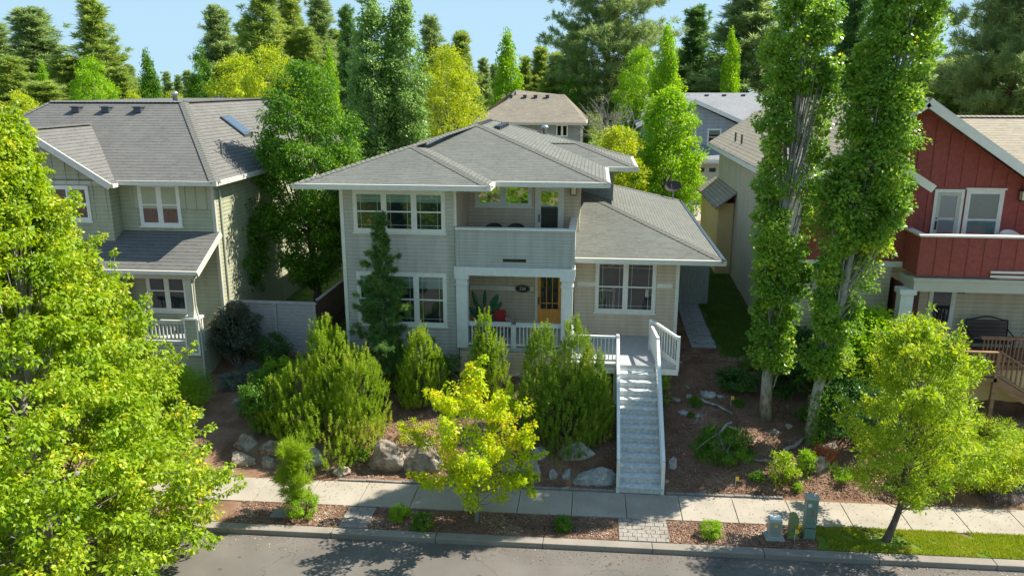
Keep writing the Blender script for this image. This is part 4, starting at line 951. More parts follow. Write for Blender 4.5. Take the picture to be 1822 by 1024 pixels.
w = MB(); gutter(w, [(gx1, 27.85, 8.5), (-13.9, 27.85, 8.5), e2]); w.bar((gx1+.02, 27.33, gz0-.10), (gp, 27.33, zr-.08), .06, .24); w.bar((gx0, 27.33, gz0-.10), (gp, 27.33, zr-.08), .06, .24); w.box(gx1-.25, gx1+.1, 27.4, 27.8, gz0-.16, gz0-.02); w.build('fascia', M['gutter'], LR)
cap_parts(LR, M['cap'], ((e1, r1, .2), (r0, r1), (e0, r0), (r1, (-17.55, 42, rz)), ((gp, 27.4, zr+.03), (gp, yv, zr+.03))))
for px in (137, 190, 247):
    p = atY(px, 192, 32.3); vent(G, (p[0], 32.3, 8.5+sf*(32.3-27.85)+.03), .95)
w = MB(); p = atY(312, 180, 33.6); w.lathe((p[0], 33.6, rz-.1), [(.10, 0), (.10, .35), (.15, .36), (.15, .48), (.1, .5)], 14); w.build('flue', M['galv'], G, True)
w = MB(); p = atZ(374, 272, 9.5); w.tube([(-14.9, 30.6, 9.1), (-14.9, 30.6, 9.75)], .035, 8); w.build('vent_pipe', M['vent'], G)
# skylight on right slope
sr = (rz-8.5)/(17.55-13.9)
def onr(x, y): return 8.5+sr*(-13.9-x)
w = MB(); xs0, xs1, ya, yb_ = -16.55, -15.5, 34.2, 35.1
for dz, pad, nm in ((.10, .0, 'f'),):
    w.face([(xs0, ya, onr(xs0, 0)+.12), (xs1, ya, onr(xs1, 0)+.12), (xs1, yb_, onr(xs1, 0)+.12), (xs0, yb_, onr(xs0, 0)+.12)])
    for (p, q) in (((xs0, ya), (xs1, ya)), ((xs1, ya), (xs1, yb_)), ((xs1, yb_), (xs0, yb_)), ((xs0, yb_), (xs0, ya))):
        w.face([(p[0], p[1], onr(p[0], 0)-.05), (q[0], q[1], onr(q[0], 0)-.05), (q[0], q[1], onr(q[0], 0)+.12), (p[0], p[1], onr(p[0], 0)+.12)])
SK = w.build('skylight', M['vent'], G)
w = MB(); m_ = .1; w.face([(xs0+m_, ya+m_, onr(xs0+m_, 0)+.135), (xs1-m_, ya+m_, onr(xs1-m_, 0)+.135), (xs1-m_, yb_-m_, onr(xs1-m_, 0)+.135), (xs0+m_, yb_-m_, onr(xs0+m_, 0)+.135)]); w.build('glass', M['pane2'], SK)
# porch roof
pe = 5.42; pt = 6.52; py0 = 26.4
w = MB(); w.roof([(-24.5, py0, pe), (-14.2, py0, pe), (-14.2, 28.5, pt), (-24.5, 28.5, pt)], .06); PR = w.build('porch_roof', M['roof_left'], G)
w = MB(); w.bar((-14.19, py0-.02, pe-.09), (-14.19, 28.5, pt-.09), .06, .2); gutter(w, [(-24.5, py0, pe), (-14.25, py0, pe)], .13); w.build('fascia', M['gutter'], PR)
w = MB(); w.box(-24, -14.55, 26.75, 27.0, 5.05, 5.28); w.build('porch_beam', M['olivetrim'], G)
w = MB(); w.box(-24, -14.55, 26.9, 28.5, 2.45, 2.58); w.build('porch_deck', M['deck'], G)
w = MB(); lap(w, front(26.92), -24, -14.6, .3, 2.42); w.box(-24, -14.55, 26.925, 27.0, .2, 2.44); lap(w, rightf(-14.55), 26.95, 28.5, .3, 2.9); w.box(-14.7, -14.553, 27.0, 28.5, .2, 2.9); w.build('porch_skirting', M['olive'], G)
w = MB(); w.box(-14.93, -14.70, 26.78, 27.0, 3.55, 5.05); w.box(-14.98, -14.65, 26.74, 27.04, 4.95, 5.05); w.build('column', M['olivetrim'], G)
w = MB(); w.box(-15.06, -14.56, 26.70, 27.10, 2.2, 3.5); PD = w.build('pedestal', M['olive'], G)
w = MB(); w.box(-15.12, -14.5, 26.64, 27.16, 3.5, 3.58); w.box(-15.09, -14.53, 26.67, 26.70, 2.12, 2.22); w.box(-15.09, -15.02, 26.68, 26.70, 2.22, 3.5); w.box(-14.60, -14.53, 26.68, 26.70, 2.22, 3.5); w.box(-14.56, -14.53, 26.7, 26.77, 2.2, 3.5); w.box(-14.56, -14.53, 27.03, 27.1, 2.2, 3.5); w.build('pedestal_trim', M['white'], PD)
w = MB(); railing(w, (-18.0, 26.86, 2.58), (-15.12, 26.86, 2.58), .78, .15, .14, .1, .05, tw=.1); w.box(-17.3, -17.1, 26.8, 26.9, 2.55, 3.4); w.build('porch_railing', M['olivetrim'], G)
w = MB(); w.tube([(-14.52, 26.75, 5.3), (-14.62, 26.85, 4.9), (-14.62, 26.85, 4.0), (-14.45, 26.72, 3.4), (-14.45, 26.72, .9)], .035, 8); w.build('downspout', M['olivetrim'], G)
w = MB(); w.tube([(LX+.06, 28.45, 8.3), (LX+.06, 28.9, 8.05), (LX+.06, 28.9, 1.0)], .04, 8); w.build('downspout', M['olivetrim'], G)
# fences
t = thing('garden_fence', 'grey horizontal board fence between the olive house and the grey house', 'fence', (-12.6, 28.8, 1.2))
w = MB(); z = .9
while z < 3.62: w.box(-14.3, -10.75, 28.80, 28.83, z, z+.135); z += .142
w.build('board_panel', M['greywood'], t)
for x in (-13.9, -12.4, -10.80): w = MB(); w.box(x-.07, x+.07, 28.74, 28.80, .8, 3.68); w.build('post', M['greywood'], t)
w = MB(); w.box(-14.3, -10.7, 28.76, 28.88, 3.62, 3.67); w.build('cap_rail', M['greywood'], t)
t = thing('side_fence', 'dark brown board fence running back along the left wall of the grey house', 'fence', (-10.7, 33, 1.8))
w = MB(); z = .9
while z < 3.72: w.box(-10.70, -10.67, 28.9, 40, z, z+.155); z += .162
w.build('board_panel', M['darkfence'], t); w = MB(); w.box(-10.76, -10.64, 28.9, 40, 3.76, 3.81); w.build('cap_rail', M['greywood'], t)
t = thing('back_fence', 'grey fence crossing the back yard under the round dark tree', 'fence', (-12.5, 37, 2.0))
w = MB()
for k in range(26): w.box(-14.3+k*.14, -14.3+k*.14+.115, 40.0, 40.03, 2.0, 3.9)
w.build('board_panel', M['greywood'], t); w = MB(); w.box(-14.3, -10.7, 40.03, 40.1, 3.5, 3.6); w.box(-14.3, -10.7, 40.03, 40.1, 2.4, 2.5); w.build('rail', M['greywood'], t)
# ================================================================== RED HOUSE
Q = thing('red_house', 'red board and batten house with beige ground floor and balcony, right of the poplars', 'house', (11, 28, 1.8))
QX = 7.22; QY = 27.9
w = MB(); lap(w, front(QY), QX+.08, 10.4, 1.2, 5.86, .15); w.box(QX, 10.4, QY+.003, QY+.2, 1, 5.9); lap(w, front(28.4), 10.4, 22, 2.6, 5.6, .15); w.box(10.4, 22, 28.403, 28.6, 1, 5.9); lap(w, leftf(QX), QY+.06, 47, 1.5, 8.6, .15); w.box(QX+.003, QX+.2, QY+.2, 47, 1, 8.6); w.box(10.2, 10.4, QY+.2, 28.4, 1, 5.9)
w.build('wall', M['beige'], Q)
w = MB(); w.box(QX-.03, QX+.10, QY-.035, QY, 1.2, 5.86); w.box(QX-.02, 10.75, QY-.05, QY, 5.86, 6.06); w.build('trim_band', M['white'], Q)
zpk = 11.55; xpk = 10.85; er = 8.72; exl = 6.62; sl_ = (zpk-er)/(xpk-exl)
w = MB(); w.prism([(QX, 6.06), (10.9, 6.06), (10.9, 8.6), (9.1, 9.75), (QX, 8.75)], QY-.01, QY+.2)
w.prism([(10.0, 5.9), (22, 5.9), (22, 6.0), (18.5, 6.05+.0), (17.6, zpk-.2-sl_*(17.6-xpk)), (xpk, zpk-.22), (8.6, zpk-.22-sl_*(xpk-8.6)), (8.6, 8.0), (10.0, 8.0)], 28.38, 28.58)
for i in range(8):
    x = QX+.35+i*.46; w.box(x-.02, x+.02, QY-.035, QY-.01, 6.08, 8.55 if x > 10 or x < 7.4 else 8.8)
for i in range(20):
    x = 11.0+i*.50; zt = min(zpk-.3-sl_*(x-xpk), 99)
    if zt > 6.3 and x < 17.5: w.box(x-.025, x+.025, 28.355, 28.38, 8.62 if 11.6 < x < 14.05 else 6.0, zt)
    elif x >= 17.5: pass
UW = w.build('upper_wall', M['red'], Q)
# roofs
w = MB(); yf = 27.7; ybk = 47.6
w.roof([(exl, yf, er), (exl, ybk, er), (xpk, ybk, zpk), (xpk, yf, zpk)], .12); w.roof([(17.5, yf, zpk-sl_*(17.5-xpk)), (17.5, 36, zpk-sl_*(17.5-xpk)), (xpk, 36, zpk), (xpk, yf, zpk)], .12)
p = atY(1790, 207, 35.0); w.roof([(11.2, 35, p[2]), (30, 35, p[2]), (30, 28.75, p[2]-2.9), (12.2, 28.75, p[2]-2.9)], .1)
gx = 9.05; gzp = 8.78+.62*2.1
w.roof([(6.95, 27.2, 8.78), (gx, 27.2, gzp), (gx, 29.5, gzp), (6.95, 29.5, 8.78)], .1); w.roof([(11.15, 27.2, 8.78), (gx, 27.2, gzp), (gx, 29.5, gzp), (11.15, 29.5, 8.78)], .1)
QR = w.build('roof', M['roof_red'], Q)
w = MB(); w.bar((xpk, yf-.03, zpk-.12), (17.5, yf-.03, zpk-sl_*(17.5-xpk)-.12), .05, .30); w.bar((xpk, yf-.03, zpk-.12), (exl, yf-.03, er-.12), .05, .30)
w.bar((gx, 27.17, gzp-.12), (11.15, 27.17, 8.66), .05, .26); w.bar((gx, 27.17, gzp-.12), (6.95, 27.17, 8.66), .05, .26); w.box(exl-.03, exl+.02, yf, ybk, er-.24, er-.04); w.build('fascia', M['white'], QR)
w = MB(); w.box(exl+.03, QX, yf+.02, ybk, er-.17, er-.13); w.build('soffit', M['white'], QR)
cap_parts(QR, M['captan'], (((xpk, yf, zpk), (xpk, ybk, zpk)), ((11.4, 35, p[2]), (29, 35, p[2]))))
for px, py in ((1318, 240), (1302, 252)): pass
w = MB()
for yy in (40.5, 42.3): w.tube([(7.25, yy, 9.0), (7.25, yy, 9.6)], .05, 8)
w.build('vent_pipe', M['vent'], Q)
for k in range(2): w = MB(); w.box(QX-.1, QX-.02, 33.6+k*.6, 33.85+k*.6, 5.6, 5.85); w.build('wall_vent', M['greywood'], Q, bevel=.02)
# balcony
w = MB(); w.box(10.72, 22, 26.6, 26.75, 5.85, 7.18); w.box(10.72, 10.87, 26.75, 27.88, 5.85, 7.18)
for i in range(22): w.box(11.25+i*.5-.02, 11.25+i*.5+.02, 26.575, 26.6, 5.9, 7.15)
BP = w.build('balcony_parapet', M['red'], Q)
w = MB(); w.box(10.66, 22, 26.53, 26.82, 7.18, 7.24); w.box(10.66, 10.93, 26.82, 27.9, 7.18, 7.24); w.build('parapet_cap', M['white'], BP)
w = MB(); w.box(13.0, 14.6, 26.50, 26.57, 6.02, 6.09); w.box(13.0, 14.6, 26.50, 26.53, 5.88, 5.95); w.build('planter_ledge', M['white'], BP)
w = MB(); w.box(10.8, 22, 26.8, 28.38, 5.8, 5.95); w.build('balcony_floor', M['deck'], Q)
w = MB(); w.box(10.66, 22, 26.52, 26.84, 5.35, 5.72); w.box(10.66, 10.9, 26.84, 27.9, 5.35, 5.72); w.box(10.60, 22, 26.46, 26.9, 5.72, 5.80); w.build('beam', M['olivetrim'], Q)
w = MB(); w.box(10.30, 10.72, 26.55, 26.95, 2.9, 5.22); w.box(10.24, 10.78, 26.49, 27.01, 5.22, 5.40); w.build('column', M['bluewhite'], Q, bevel=.008)
w = MB(); w.box(10.55, 10.62, 27.3, 28.3, 2.9, 5.4); w.box(11.15, 11.62, 28.33, 28.37, 2.9, 5.3); w.build('side_door', M['door_brown'], Q)
a = atY(1655, 507, 28.4); b = atY(1692, 582, 28.4)
window(Q, front(28.4), a[0], b[0], b[2], a[2], 1, sash=False, grid=False, pane='pane')
window(Q, front(28.4), 15.35, 17.0, 3.4, 5.1, 2, grid=False)
# balcony door + window combined
window(Q, front(28.38), 12.72, 13.95, 6.45, 8.52, 1, mull=.1, grid=False, blind=.9, curtain='lace', header=.06, name='balcony_window', sill=False)
D_ = glass_door(Q, front(28.38), 11.78, 12.55, 6.2, 8.42, 'olivetrim', False, .1, name='balcony_door')
w = MB(); w.fbox(front(28.38), 11.9, 12.43, .02, .022, 6.4, 8.3); w.build('curtain', M['lace'], D_)
lp = atY(1818, 345, 28.35); wall_lamp('square lantern on the red upper wall at the right edge', (lp[0], 28.35, lp[2]-.05))
t = tub_chair('balcony_chair', 'white chair whose round back shows above the red balcony parapet', atY(1801, 410, 27.7)[0], 27.6, 6.22); 
for c_ in kids(t):
    if c_.name.startswith(('backrest', 'seat')): c_.data.materials[0] = M['rail']
text(Q, '232', .26, (12.98, 28.375, 4.93), M['dark'], .01, 'house_number')
# porch, railing, stairs, bench
w = MB(); w.box(10.3, 22, 26.4, 28.4, 2.75, 2.9); w.build('porch_deck', M['brownwood'], Q)
w = MB(); lap(w, front(26.5), 10.4, 22, 1.2, 2.7); w.box(10.4, 22, 26.503, 26.6, 1, 2.72); w.build('porch_skirting', M['yellow'], Q)
w = MB(); railing(w, (13.0, 26.5, 2.9), (22, 26.5, 2.9), .92, .125, .09, .12, .04, tw=.14); w.build('porch_railing', M['brownwood'], Q)
# stair from porch running down to the right, landing in front
w = MB(); a = (12.85, 25.6, 2.9); b = (16.2, 24.2, .75)
w.box(11.8, 13.0, 25.1, 26.4, 2.78, 2.9); w.box(12.9, 13.02, 25.1, 25.22, 1.2, 3.75); w.box(11.85, 11.97, 25.1, 25.22, 1.2, 3.75)
railing(w, (11.9, 25.16, 2.9), (12.95, 25.16, 2.9), .85, .13, .05, .1, .04, tw=.14)
for s0 in (0, 1.15):
    w.bar((12.98, 25.16+s0, 2.80), (16.4, 25.16+s0, .70), .05, .28)
railing(w, (12.98, 25.16, 2.95), (16.4, 25.16, .85), .85, .15, .05, .12, .045, tw=.14)
for i in range(12): w.box(13.05+i*.285, 13.35+i*.285, 25.18, 26.3, 2.72-i*.175-.04, 2.72-i*.175)
w.build('porch_stairs', M['brownwood'], Q)
t = thing('porch_bench', 'brown slatted metal bench with curved back on the porch of the red house', 'bench', (13.85, 27.6, 2.9))
x0, x1, yb0 = 13.2, 14.55, 27.95
w = MB()
for i in range(9):
    z = 3.38+i*.07; w.box(x0, x1, yb0+.01*i, yb0+.01*i+.02, z, z+.052)
n = 12
for i in range(n):
    a, b = i/n, (i+1)/n; w.bar((x0+(x1-x0)*a, yb0+.1, 4.0+.12*math.sin(math.pi*a)**2), (x0+(x1-x0)*b, yb0+.1, 4.0+.12*math.sin(math.pi*b)**2), .03, .05)
w.build('backrest', M['chair'], t)
w = MB()
for i in range(7): w.box(x0, x1, yb0-.06-i*.075, yb0-.06-i*.075+.055, 3.32, 3.34)
w.build('seat', M['chair'], t)
w = MB()
for x in (x0-.02, x1+.02): w.tube([(x, yb0-.45, 2.9), (x, yb0-.47, 3.3), (x, yb0-.5, 3.55), (x, yb0-.2, 3.62), (x, yb0+.05, 3.7)], .022, 6); w.tube([(x, yb0+.1, 2.9), (x, yb0, 3.4), (x, yb0+.1, 4.0)], .022, 6)
w.build('frame', M['dark'], t)
# yellow-tan lean-to at the rear left of the red house; bounced sunlight put into its wall colour
w = MB(); w.box(6.42, 7.19, 41.0, 47.4, 1.5, 6.1); w.build('side_wing_wall', M['yellow'], Q)
w = MB(); w.roof([(6.2, 40.5, 5.95), (6.2, 47.8, 5.95), (7.2, 47.8, 6.75), (7.2, 40.5, 6.75)], .1); w.build('side_wing_roof', M['roof_red'], Q)
# ================================================================== FAR HOUSES
B = thing('brown_roof_house', 'distant house with brown hip roof and dark walls behind the grey house roof', 'house', (-2.5, 70, 2.6))
def PY(px, py, y): return atY(px, py, y)
a = PY(838, 217, 68); b = PY(1043, 217, 68); zE = a[2]; xa0, xb0 = a[0], b[0]; pk = PY(915, 160, 74); rg = PY(1005, 168, 73.5)
w = MB(); P1 = (pk[0]+.3, 73.0, rg[2]); P2 = (rg[0], 73.0, rg[2]); P0 = (pk[0], 75, pk[2])
w.roof([(xa0, 67.4, zE), (xb0, 67.4, zE), P2, P1]); w.roof([(xb0, 67.4, zE), (xb0, 79, zE), P2]); w.roof([(xa0, 67.4, zE), P1, (pk[0], 79, zE+2)], 0)
w.face([P1, P2, (P2[0], 73.1, P2[2]-.05), P0], [(0, 0), (3, 0), (3, .2), (0, 1)])
w.roof([(xa0-.2, 68.5, zE), P0, (pk[0]-.2, 80, zE)]); w.roof([(P1[0]-1.3, 71.2, P1[2]-1.2), (P1[0]+1.4, 73.2, P1[2]), P0])
BR = w.build('roof', M['roof_brown'], B)
w = MB(); w.box(xa0+.5, xb0-.4, 68.2, 78.5, 2, zE-.05); w.build('wall', M['slate'], B)
w = MB(); w.box(xa0, xb0, 67.35, 67.5, zE-.2, zE-.02); w.box(xb0-.05, xb0+.08, 67.4, 78, zE-.2, zE-.02); w.box(xb0-.5, xb0-.36, 68.1, 68.2, 2, zE-.2); w.build('fascia', M['olivetrim'], B)
a = PY(990, 222, 68.2); b = PY(1010, 243, 68.2); window(B, front(68.2), a[0], b[0]+.0, b[2], a[2], 2, sash=False, grid=False, trim=.06, sill=False)
for px in (909, 934, 953, 974): p = PY(px, 172, 72.3); vent(B, (p[0], 72.3, p[2]), .9)
K = thing('blue_grey_house', 'distant blue grey house with front gable and garage door behind the alley', 'house', (12, 72, 2.6))
y = 70.0; pk = PY(1237, 177, y); er_ = PY(1338, 222, y); el = (2*pk[0]-er_[0]); zE = er_[2]
w = MB(); w.prism([(el+.6, 2.4), (er_[0]-.9, 2.4), (er_[0]-.9, zE-.1), (pk[0], pk[2]-.35), (el+.6, zE-.1)], y+.5, y+9); w.box(er_[0]-.9, 32, y+3.5, y+9, 2.4, 8.3); w.build('wall', M['greyblue'], K)
tw = PY(1340, 225, y+3.4)
w = MB(); w.box(er_[0]-.85, 16.5+6, y+3.40, y+3.5, 5.6, 8.25); w.build('teal_panel', M['teal'], K)
w = MB(); s_ = (pk[2]-zE)/(er_[0]-pk[0]); w.roof([(er_[0], y, zE), (er_[0], y+6, zE), (pk[0], y+8, pk[2]), (pk[0], y, pk[2])], .15); w.roof([(el, y, zE), (el, y+6, zE), (pk[0], y+8, pk[2]), (pk[0], y, pk[2])], .15)
rl = PY(1150, 165, y+10); w.roof([(rl[0], y+10, rl[2]), (32, y+10, rl[2]), (32, y+2.8, 8.35), (rl[0]-1, y+2.8, 8.35)], .1); w.roof([(rl[0], y+10, rl[2]), (32, y+10, rl[2]), (32, y+17, 8.35), (rl[0]-1, y+17, 8.35)], .1)
a = PY(1250, 283, y-1.6); w.roof([(a[0]-7, y-1.6, a[2]), (PY(1292, 283, y-1.6)[0], y-1.6, a[2]), (PY(1292, 283, y-1.6)[0], y+.5, a[2]+1.0), (a[0]-7, y+.5, a[2]+1.0)], .1)
KR = w.build('roof', M['roof_light'], K)
w = MB(); w.bar((pk[0], y-.04, pk[2]-.15), (er_[0], y-.04, zE-.15), .06, .32); w.bar((pk[0], y-.04, pk[2]-.15), (el, y-.04, zE-.15), .06, .32); w.box(a[0]-7, PY(1292, 283, y-1.6)[0], y-1.7, y-1.6, a[2]-.3, a[2]-.02); w.build('fascia', M['rail'], KR)
g0 = PY(1215, 292, y-.6); g1 = PY(1278, 300, y-.6)
w = MB(); w.box(a[0]-7, PY(1290, 300, y)[0], y-.4, y+.5, 2.4, a[2]-.2); w.build('garage_wall', M['beige'], K)
w = MB(); w.box(g0[0]-.5, g1[0], y-.5, y-.42, 2.5, g0[2]); GD = w.build('garage_door', M['olivetrim'], K); w = MB()
for i in range(5): w.box(g1[0]-.75-i*.95, g1[0]-.2-i*.95, y-.53, y-.51, g0[2]-.65, g0[2]-.32)
w.build('pane', M['room'], GD)
w = MB(); w.box(g0[0]-.6, g1[0]+.12, y-.52, y-.45, g0[2], g0[2]+.14); w.box(g1[0], g1[0]+.12, y-.52, y-.45, 2.5, g0[2]); w.build('door_frame', M['white'], K)
a = PY(1259, 229, y+.5); b = PY(1282, 259, y+.5); window(K, front(y+.5), a[0], b[0], b[2], a[2], 1, grid=False, blind=.3, trim=.1)
a = PY(1318, 226, y+3.4); b = PY(1345, 250, y+3.4); window(K, front(y+3.38), a[0], b[0]+.4, b[2], a[2], 2, grid=False, trim=.08)
for px in (1258, 1289, 1323): p = PY(px, 169, y+9.4); vent(K, (p[0], y+9.4, p[2]-.1), .9)
Lh = thing('beige_roof_house', 'far house whose beige roof shows at the left edge above the olive house roof', 'house', (-42, 60, 2.6))
a = PY(-40, 240, 52); b = PY(40, 212, 52); w = MB(); w.box(a[0]-10, b[0]-1, 52.6, 62, 2, a[2]-.3); w.build('wall', M['beige'], Lh)
w = MB(); rz_ = PY(20, 200, 56)[2]; w.roof([(a[0]-11, 52, b[2]-1.0), (b[0], 52, b[2]-1.0), (b[0]-4, 57, rz_), (a[0]-11, 57, rz_)], .1); w.roof([(b[0], 52, b[2]-1.0), (b[0], 62, b[2]-1.0), (b[0]-4, 57, rz_)], .1); w.build('roof', M['roof_light'], Lh)
Gh = thing('grey_roof_house', 'far house whose dark grey ridge shows just above the olive house roof', 'house', (-22, 62, 2.6))
a = PY(325, 182, 56); b = PY(372, 168, 60); w = MB(); w.box(a[0]-1, b[0]+2, 56.5, 64, 2, 9.4); w.build('wall', M['slate'], Gh); w = MB(); w.roof([(a[0]-2, 56, 9.5), (b[0]+4, 56, 9.5), (b[0]+1, 60, b[2]), (a[0]+1, 60, b[2])], .1); w.roof([(b[0]+4, 56, 9.5), (b[0]+4, 64, 9.5), (b[0]+1, 60, b[2])], .1); w.build('roof', M['roof_left'], Gh)
# ================================================================== UTILITY BOXES, FLAGS
t = thing('utility_cabinet', 'tall green utility cabinet with orange paint mark by the lawn', 'utility box', (6.07, 19.75, .13))
w = MB(); w.box(5.90, 6.20, 19.6, 19.86, .1, 1.28); w.build('cabinet', M['util'], t, bevel=.015); w = MB(); w.box(5.88, 6.22, 19.58, 19.88, 1.28, 1.36); w.build('lid', M['utilgrey'], t, bevel=.02)
w = MB(); w.bar((6.08, 19.597, 1.0), (6.04, 19.597, .92), .006, .03, (0, 1, 0)); w.bar((6.04, 19.597, .9), (6.1, 19.597, .82), .006, .03, (0, 1, 0)); w.bar((6.1, 19.597, .98), (6.06, 19.597, .78), .006, .02, (0, 1, 0)); w.build('paint_mark', M['orangepaint'], t)
w = MB(); w.box(5.90, 6.20, 19.592, 19.6, .44, .455); w.build('seam', M['dark'], t)
w = MB(); w.box(5.93, 6.02, 19.588, 19.6, 1.08, 1.17); w.build('label_plate', M['white'], t); w = MB(); w.box(6.12, 6.16, 19.57, 19.6, .62, .72); w.build('lock', M['galv'], t, bevel=.006)
t = thing('utility_pedestal', 'round topped olive pedestal between the two utility boxes', 'utility box', (5.6, 19.65, .13))
w = MB(); w.prism([(5.49, .1), (5.72, .1), (5.72, .72)]+[(5.605+.115*math.cos(math.pi*i/10), .72+.115*math.sin(math.pi*i/10)) for i in range(1, 10)]+[(5.49, .72)], 19.56, 19.76); w.build('cover', M['utilolive'], t, bevel=.012); w = MB(); w.box(5.46, 5.75, 19.53, 19.79, .08, .2); w.build('base', M['utilolive'], t)
t = thing('transformer_box', 'low pale grey ribbed utility box on a square base', 'utility box', (5.1, 19.6, .13))
w = MB(); w.slab([(4.94, 19.46), (5.28, 19.46), (5.28, 19.76), (4.94, 19.76)], .22, .70); w.build('cabinet', M['utilgrey'], t, bevel=.03); w = MB(); w.box(4.86, 5.36, 19.38, 19.84, .08, .17); w.box(4.90, 5.32, 19.42, 19.80, .17, .225); w.build('base', M['utilgrey'], t, bevel=.01)
w = MB(); w.box(4.96, 5.26, 19.48, 19.74, .70, .735); w.build('lid', M['rail'], t, bevel=.012)
w = MB()
for i in range(7): w.box(4.97+i*.043, 4.985+i*.043, 19.445, 19.46, .28, .62)
w.build('rib', M['utilgrey'], t); w = MB(); w.box(5.07, 5.15, 19.44, 19.446, .5, .58); w.build('label_plate', M['flag'], t)
t = tag(MB.build((lambda m: (m.box(-8.9, -8.45, 19.15, 19.6, .1, .165), m)[1])(MB()), 'meter_box_cover', M['edging'], bevel=.01), 'dark square meter cover set in the mulch strip at the left', 'cover')
def flag(label, x, y, c='flag'):
    z = gz(x, y); t = thing('marker_flag', label, 'flag', (x, y, z), 'yellow marker flags'); w = MB(); w.tube([(x, y, z), (x, y, z+.36)], .006, 5); w.build('pole', M['rail'], t)
    w = MB(); w.prism([(x, z+.24), (x+.1, z+.23), (x+.09, z+.36), (x, z+.37)], y-.002, y+.002); w.build('flag', M[c], t)
p = ground_at(1300, 722); flag('yellow marker flag in the bare soil above the fallen branch', p[0], p[1])
p = ground_at(1308, 868); flag('yellow marker flag in leaf litter close to the sidewalk', p[0], p[1])
flag('yellow marker flag at the foot of the utility pedestal', 5.62, 19.45)
# ================================================================== NEAR VEGETATION
GA = ground_at
def topz(px, py, y): return atY(px, py, y)[2]
# big lime maple at the left, on the planting strip
b = (-12.6, 19.3, .12)
tree('maple_tree', 'large lime green maple filling the left foreground over the street', 'tree', b, 10.7, 3.2, .6, 'maple', 1250, .34, 120, .115, M['lf_maple'], M['bark_grey'], .17, 11, limbs=130,
     crown_off=(.10, -4.4), inner=.35, lean=(-.23, .38), droop=.8, up=.9, aspect=.55, limb_r=.014, yscale=1.6, flat=.55, lump=1.1, sprays=520, spray_len=.95)
# young multi-coloured maple in front of the house
b = (-3.02, 19.55, .12)
tree('young_maple_tree', 'small yellow green maple with orange tinged leaves in the planting strip before the grey house', 'tree', b, 4.3, 1.45, .6, 'round', 78, .28, 130, .09, M['lf_young'], M['bark_grey'], .055, 23, limbs=55, inner=.25, droop=.5, aspect=.7, limb_r=.009, crown_off=(0, .05), sprays=45, spray_len=.6, lump=1.4)
b = (8.03, 19.68, .12)
tree('street_tree', 'leaning young bright green tree in the grass strip at the right', 'tree', b, 5.75, 1.62, 1.2, 'egg', 210, .25, 80, .12, M['lf_ash'], M['bark'], .085, 31, limbs=110, crown_off=(.42, .3), sprays=110, spray_len=.6, lump=1.5, inner=.3, droop=.1, up=.7, aspect=.34, limb_r=.010)
# poplars
b = GA(1362, 742); b1 = b; bx, by = b[0], b[1]
tree('poplar_tree', 'tall columnar poplar with bare white limbs showing, left of the two before the red house', 'tree', b, 14.9, 1.0, 1.5, 'poplar', 560, .28, 110, .10, M['lf_poplar'], M['bark_white'], .155, 41, limbs=110, inner=.3, droop=.2, aspect=.85, lean=(.012, 0), limb_r=.012,
     gap=lambda C: (C[:, 2] > 7.2) & (C[:, 2] < 11.8) & (np.abs(C[:, 0]-bx-.30) < .42) & (C[:, 1] < by+.6))
b = GA(1442, 786); b2 = b; cx, cy = b[0], b[1]
tree('poplar_tree', 'tall columnar poplar with ivy on its trunk, right of the two before the red house', 'tree', b, 15.6, 1.12, 2.2, 'poplar2', 600, .29, 115, .10, M['lf_poplar'], M['bark_white'], .15, 47, limbs=130, inner=.3, droop=.2, aspect=.85, lean=(.125, .01), limb_r=.012, crown_off=(.12, 0),
     gap=lambda C: (C[:, 2] > 5.4) & (C[:, 2] < 7.0) & (np.abs(C[:, 0]-cx-.6) < .35) & (C[:, 1] < cy))
# low side growth of the second poplar, ivy
b = GA(1560, 700)
shrub('poplar_sucker', 'leafy poplar sucker growth spreading right of the ivy covered trunk', (b[0]-.9, b[1]-.4, gz(b[0]-.9, b[1]-.4)), 1.2, 3.2, M['lf_bright'], 51, 150, 90, .32, .09, 'shrub', 10, aspect=.8, z0=1.2)
rg = np.random.default_rng(77); n = 1500; zz = rg.random(n)*1.9; aa = rg.random(n)*6.28; rr = .22+.08*rg.random(n)
Pv = np.stack([b2[0]+.02*zz+.1+np.cos(aa)*rr, b2[1]+np.sin(aa)*rr, b2[2]+zz], 1); keep = rg.random(n) > zz/2.4; Pv = Pv[keep]
V, F = leaf_quads(Pv, rg.normal(size=Pv.shape)+np.array((0, 0, -.3)), np.stack([np.cos(aa[keep]), np.sin(aa[keep]), 0*aa[keep]], 1), np.full(len(Pv), .10), np.full(len(Pv), .08))
tag(np_mesh('ivy', V, F, M['lf_green'], None, tuple(b2)), 'green ivy climbing the base of the right poplar trunk', 'ivy'); bpy.data.objects['ivy'].location = b2
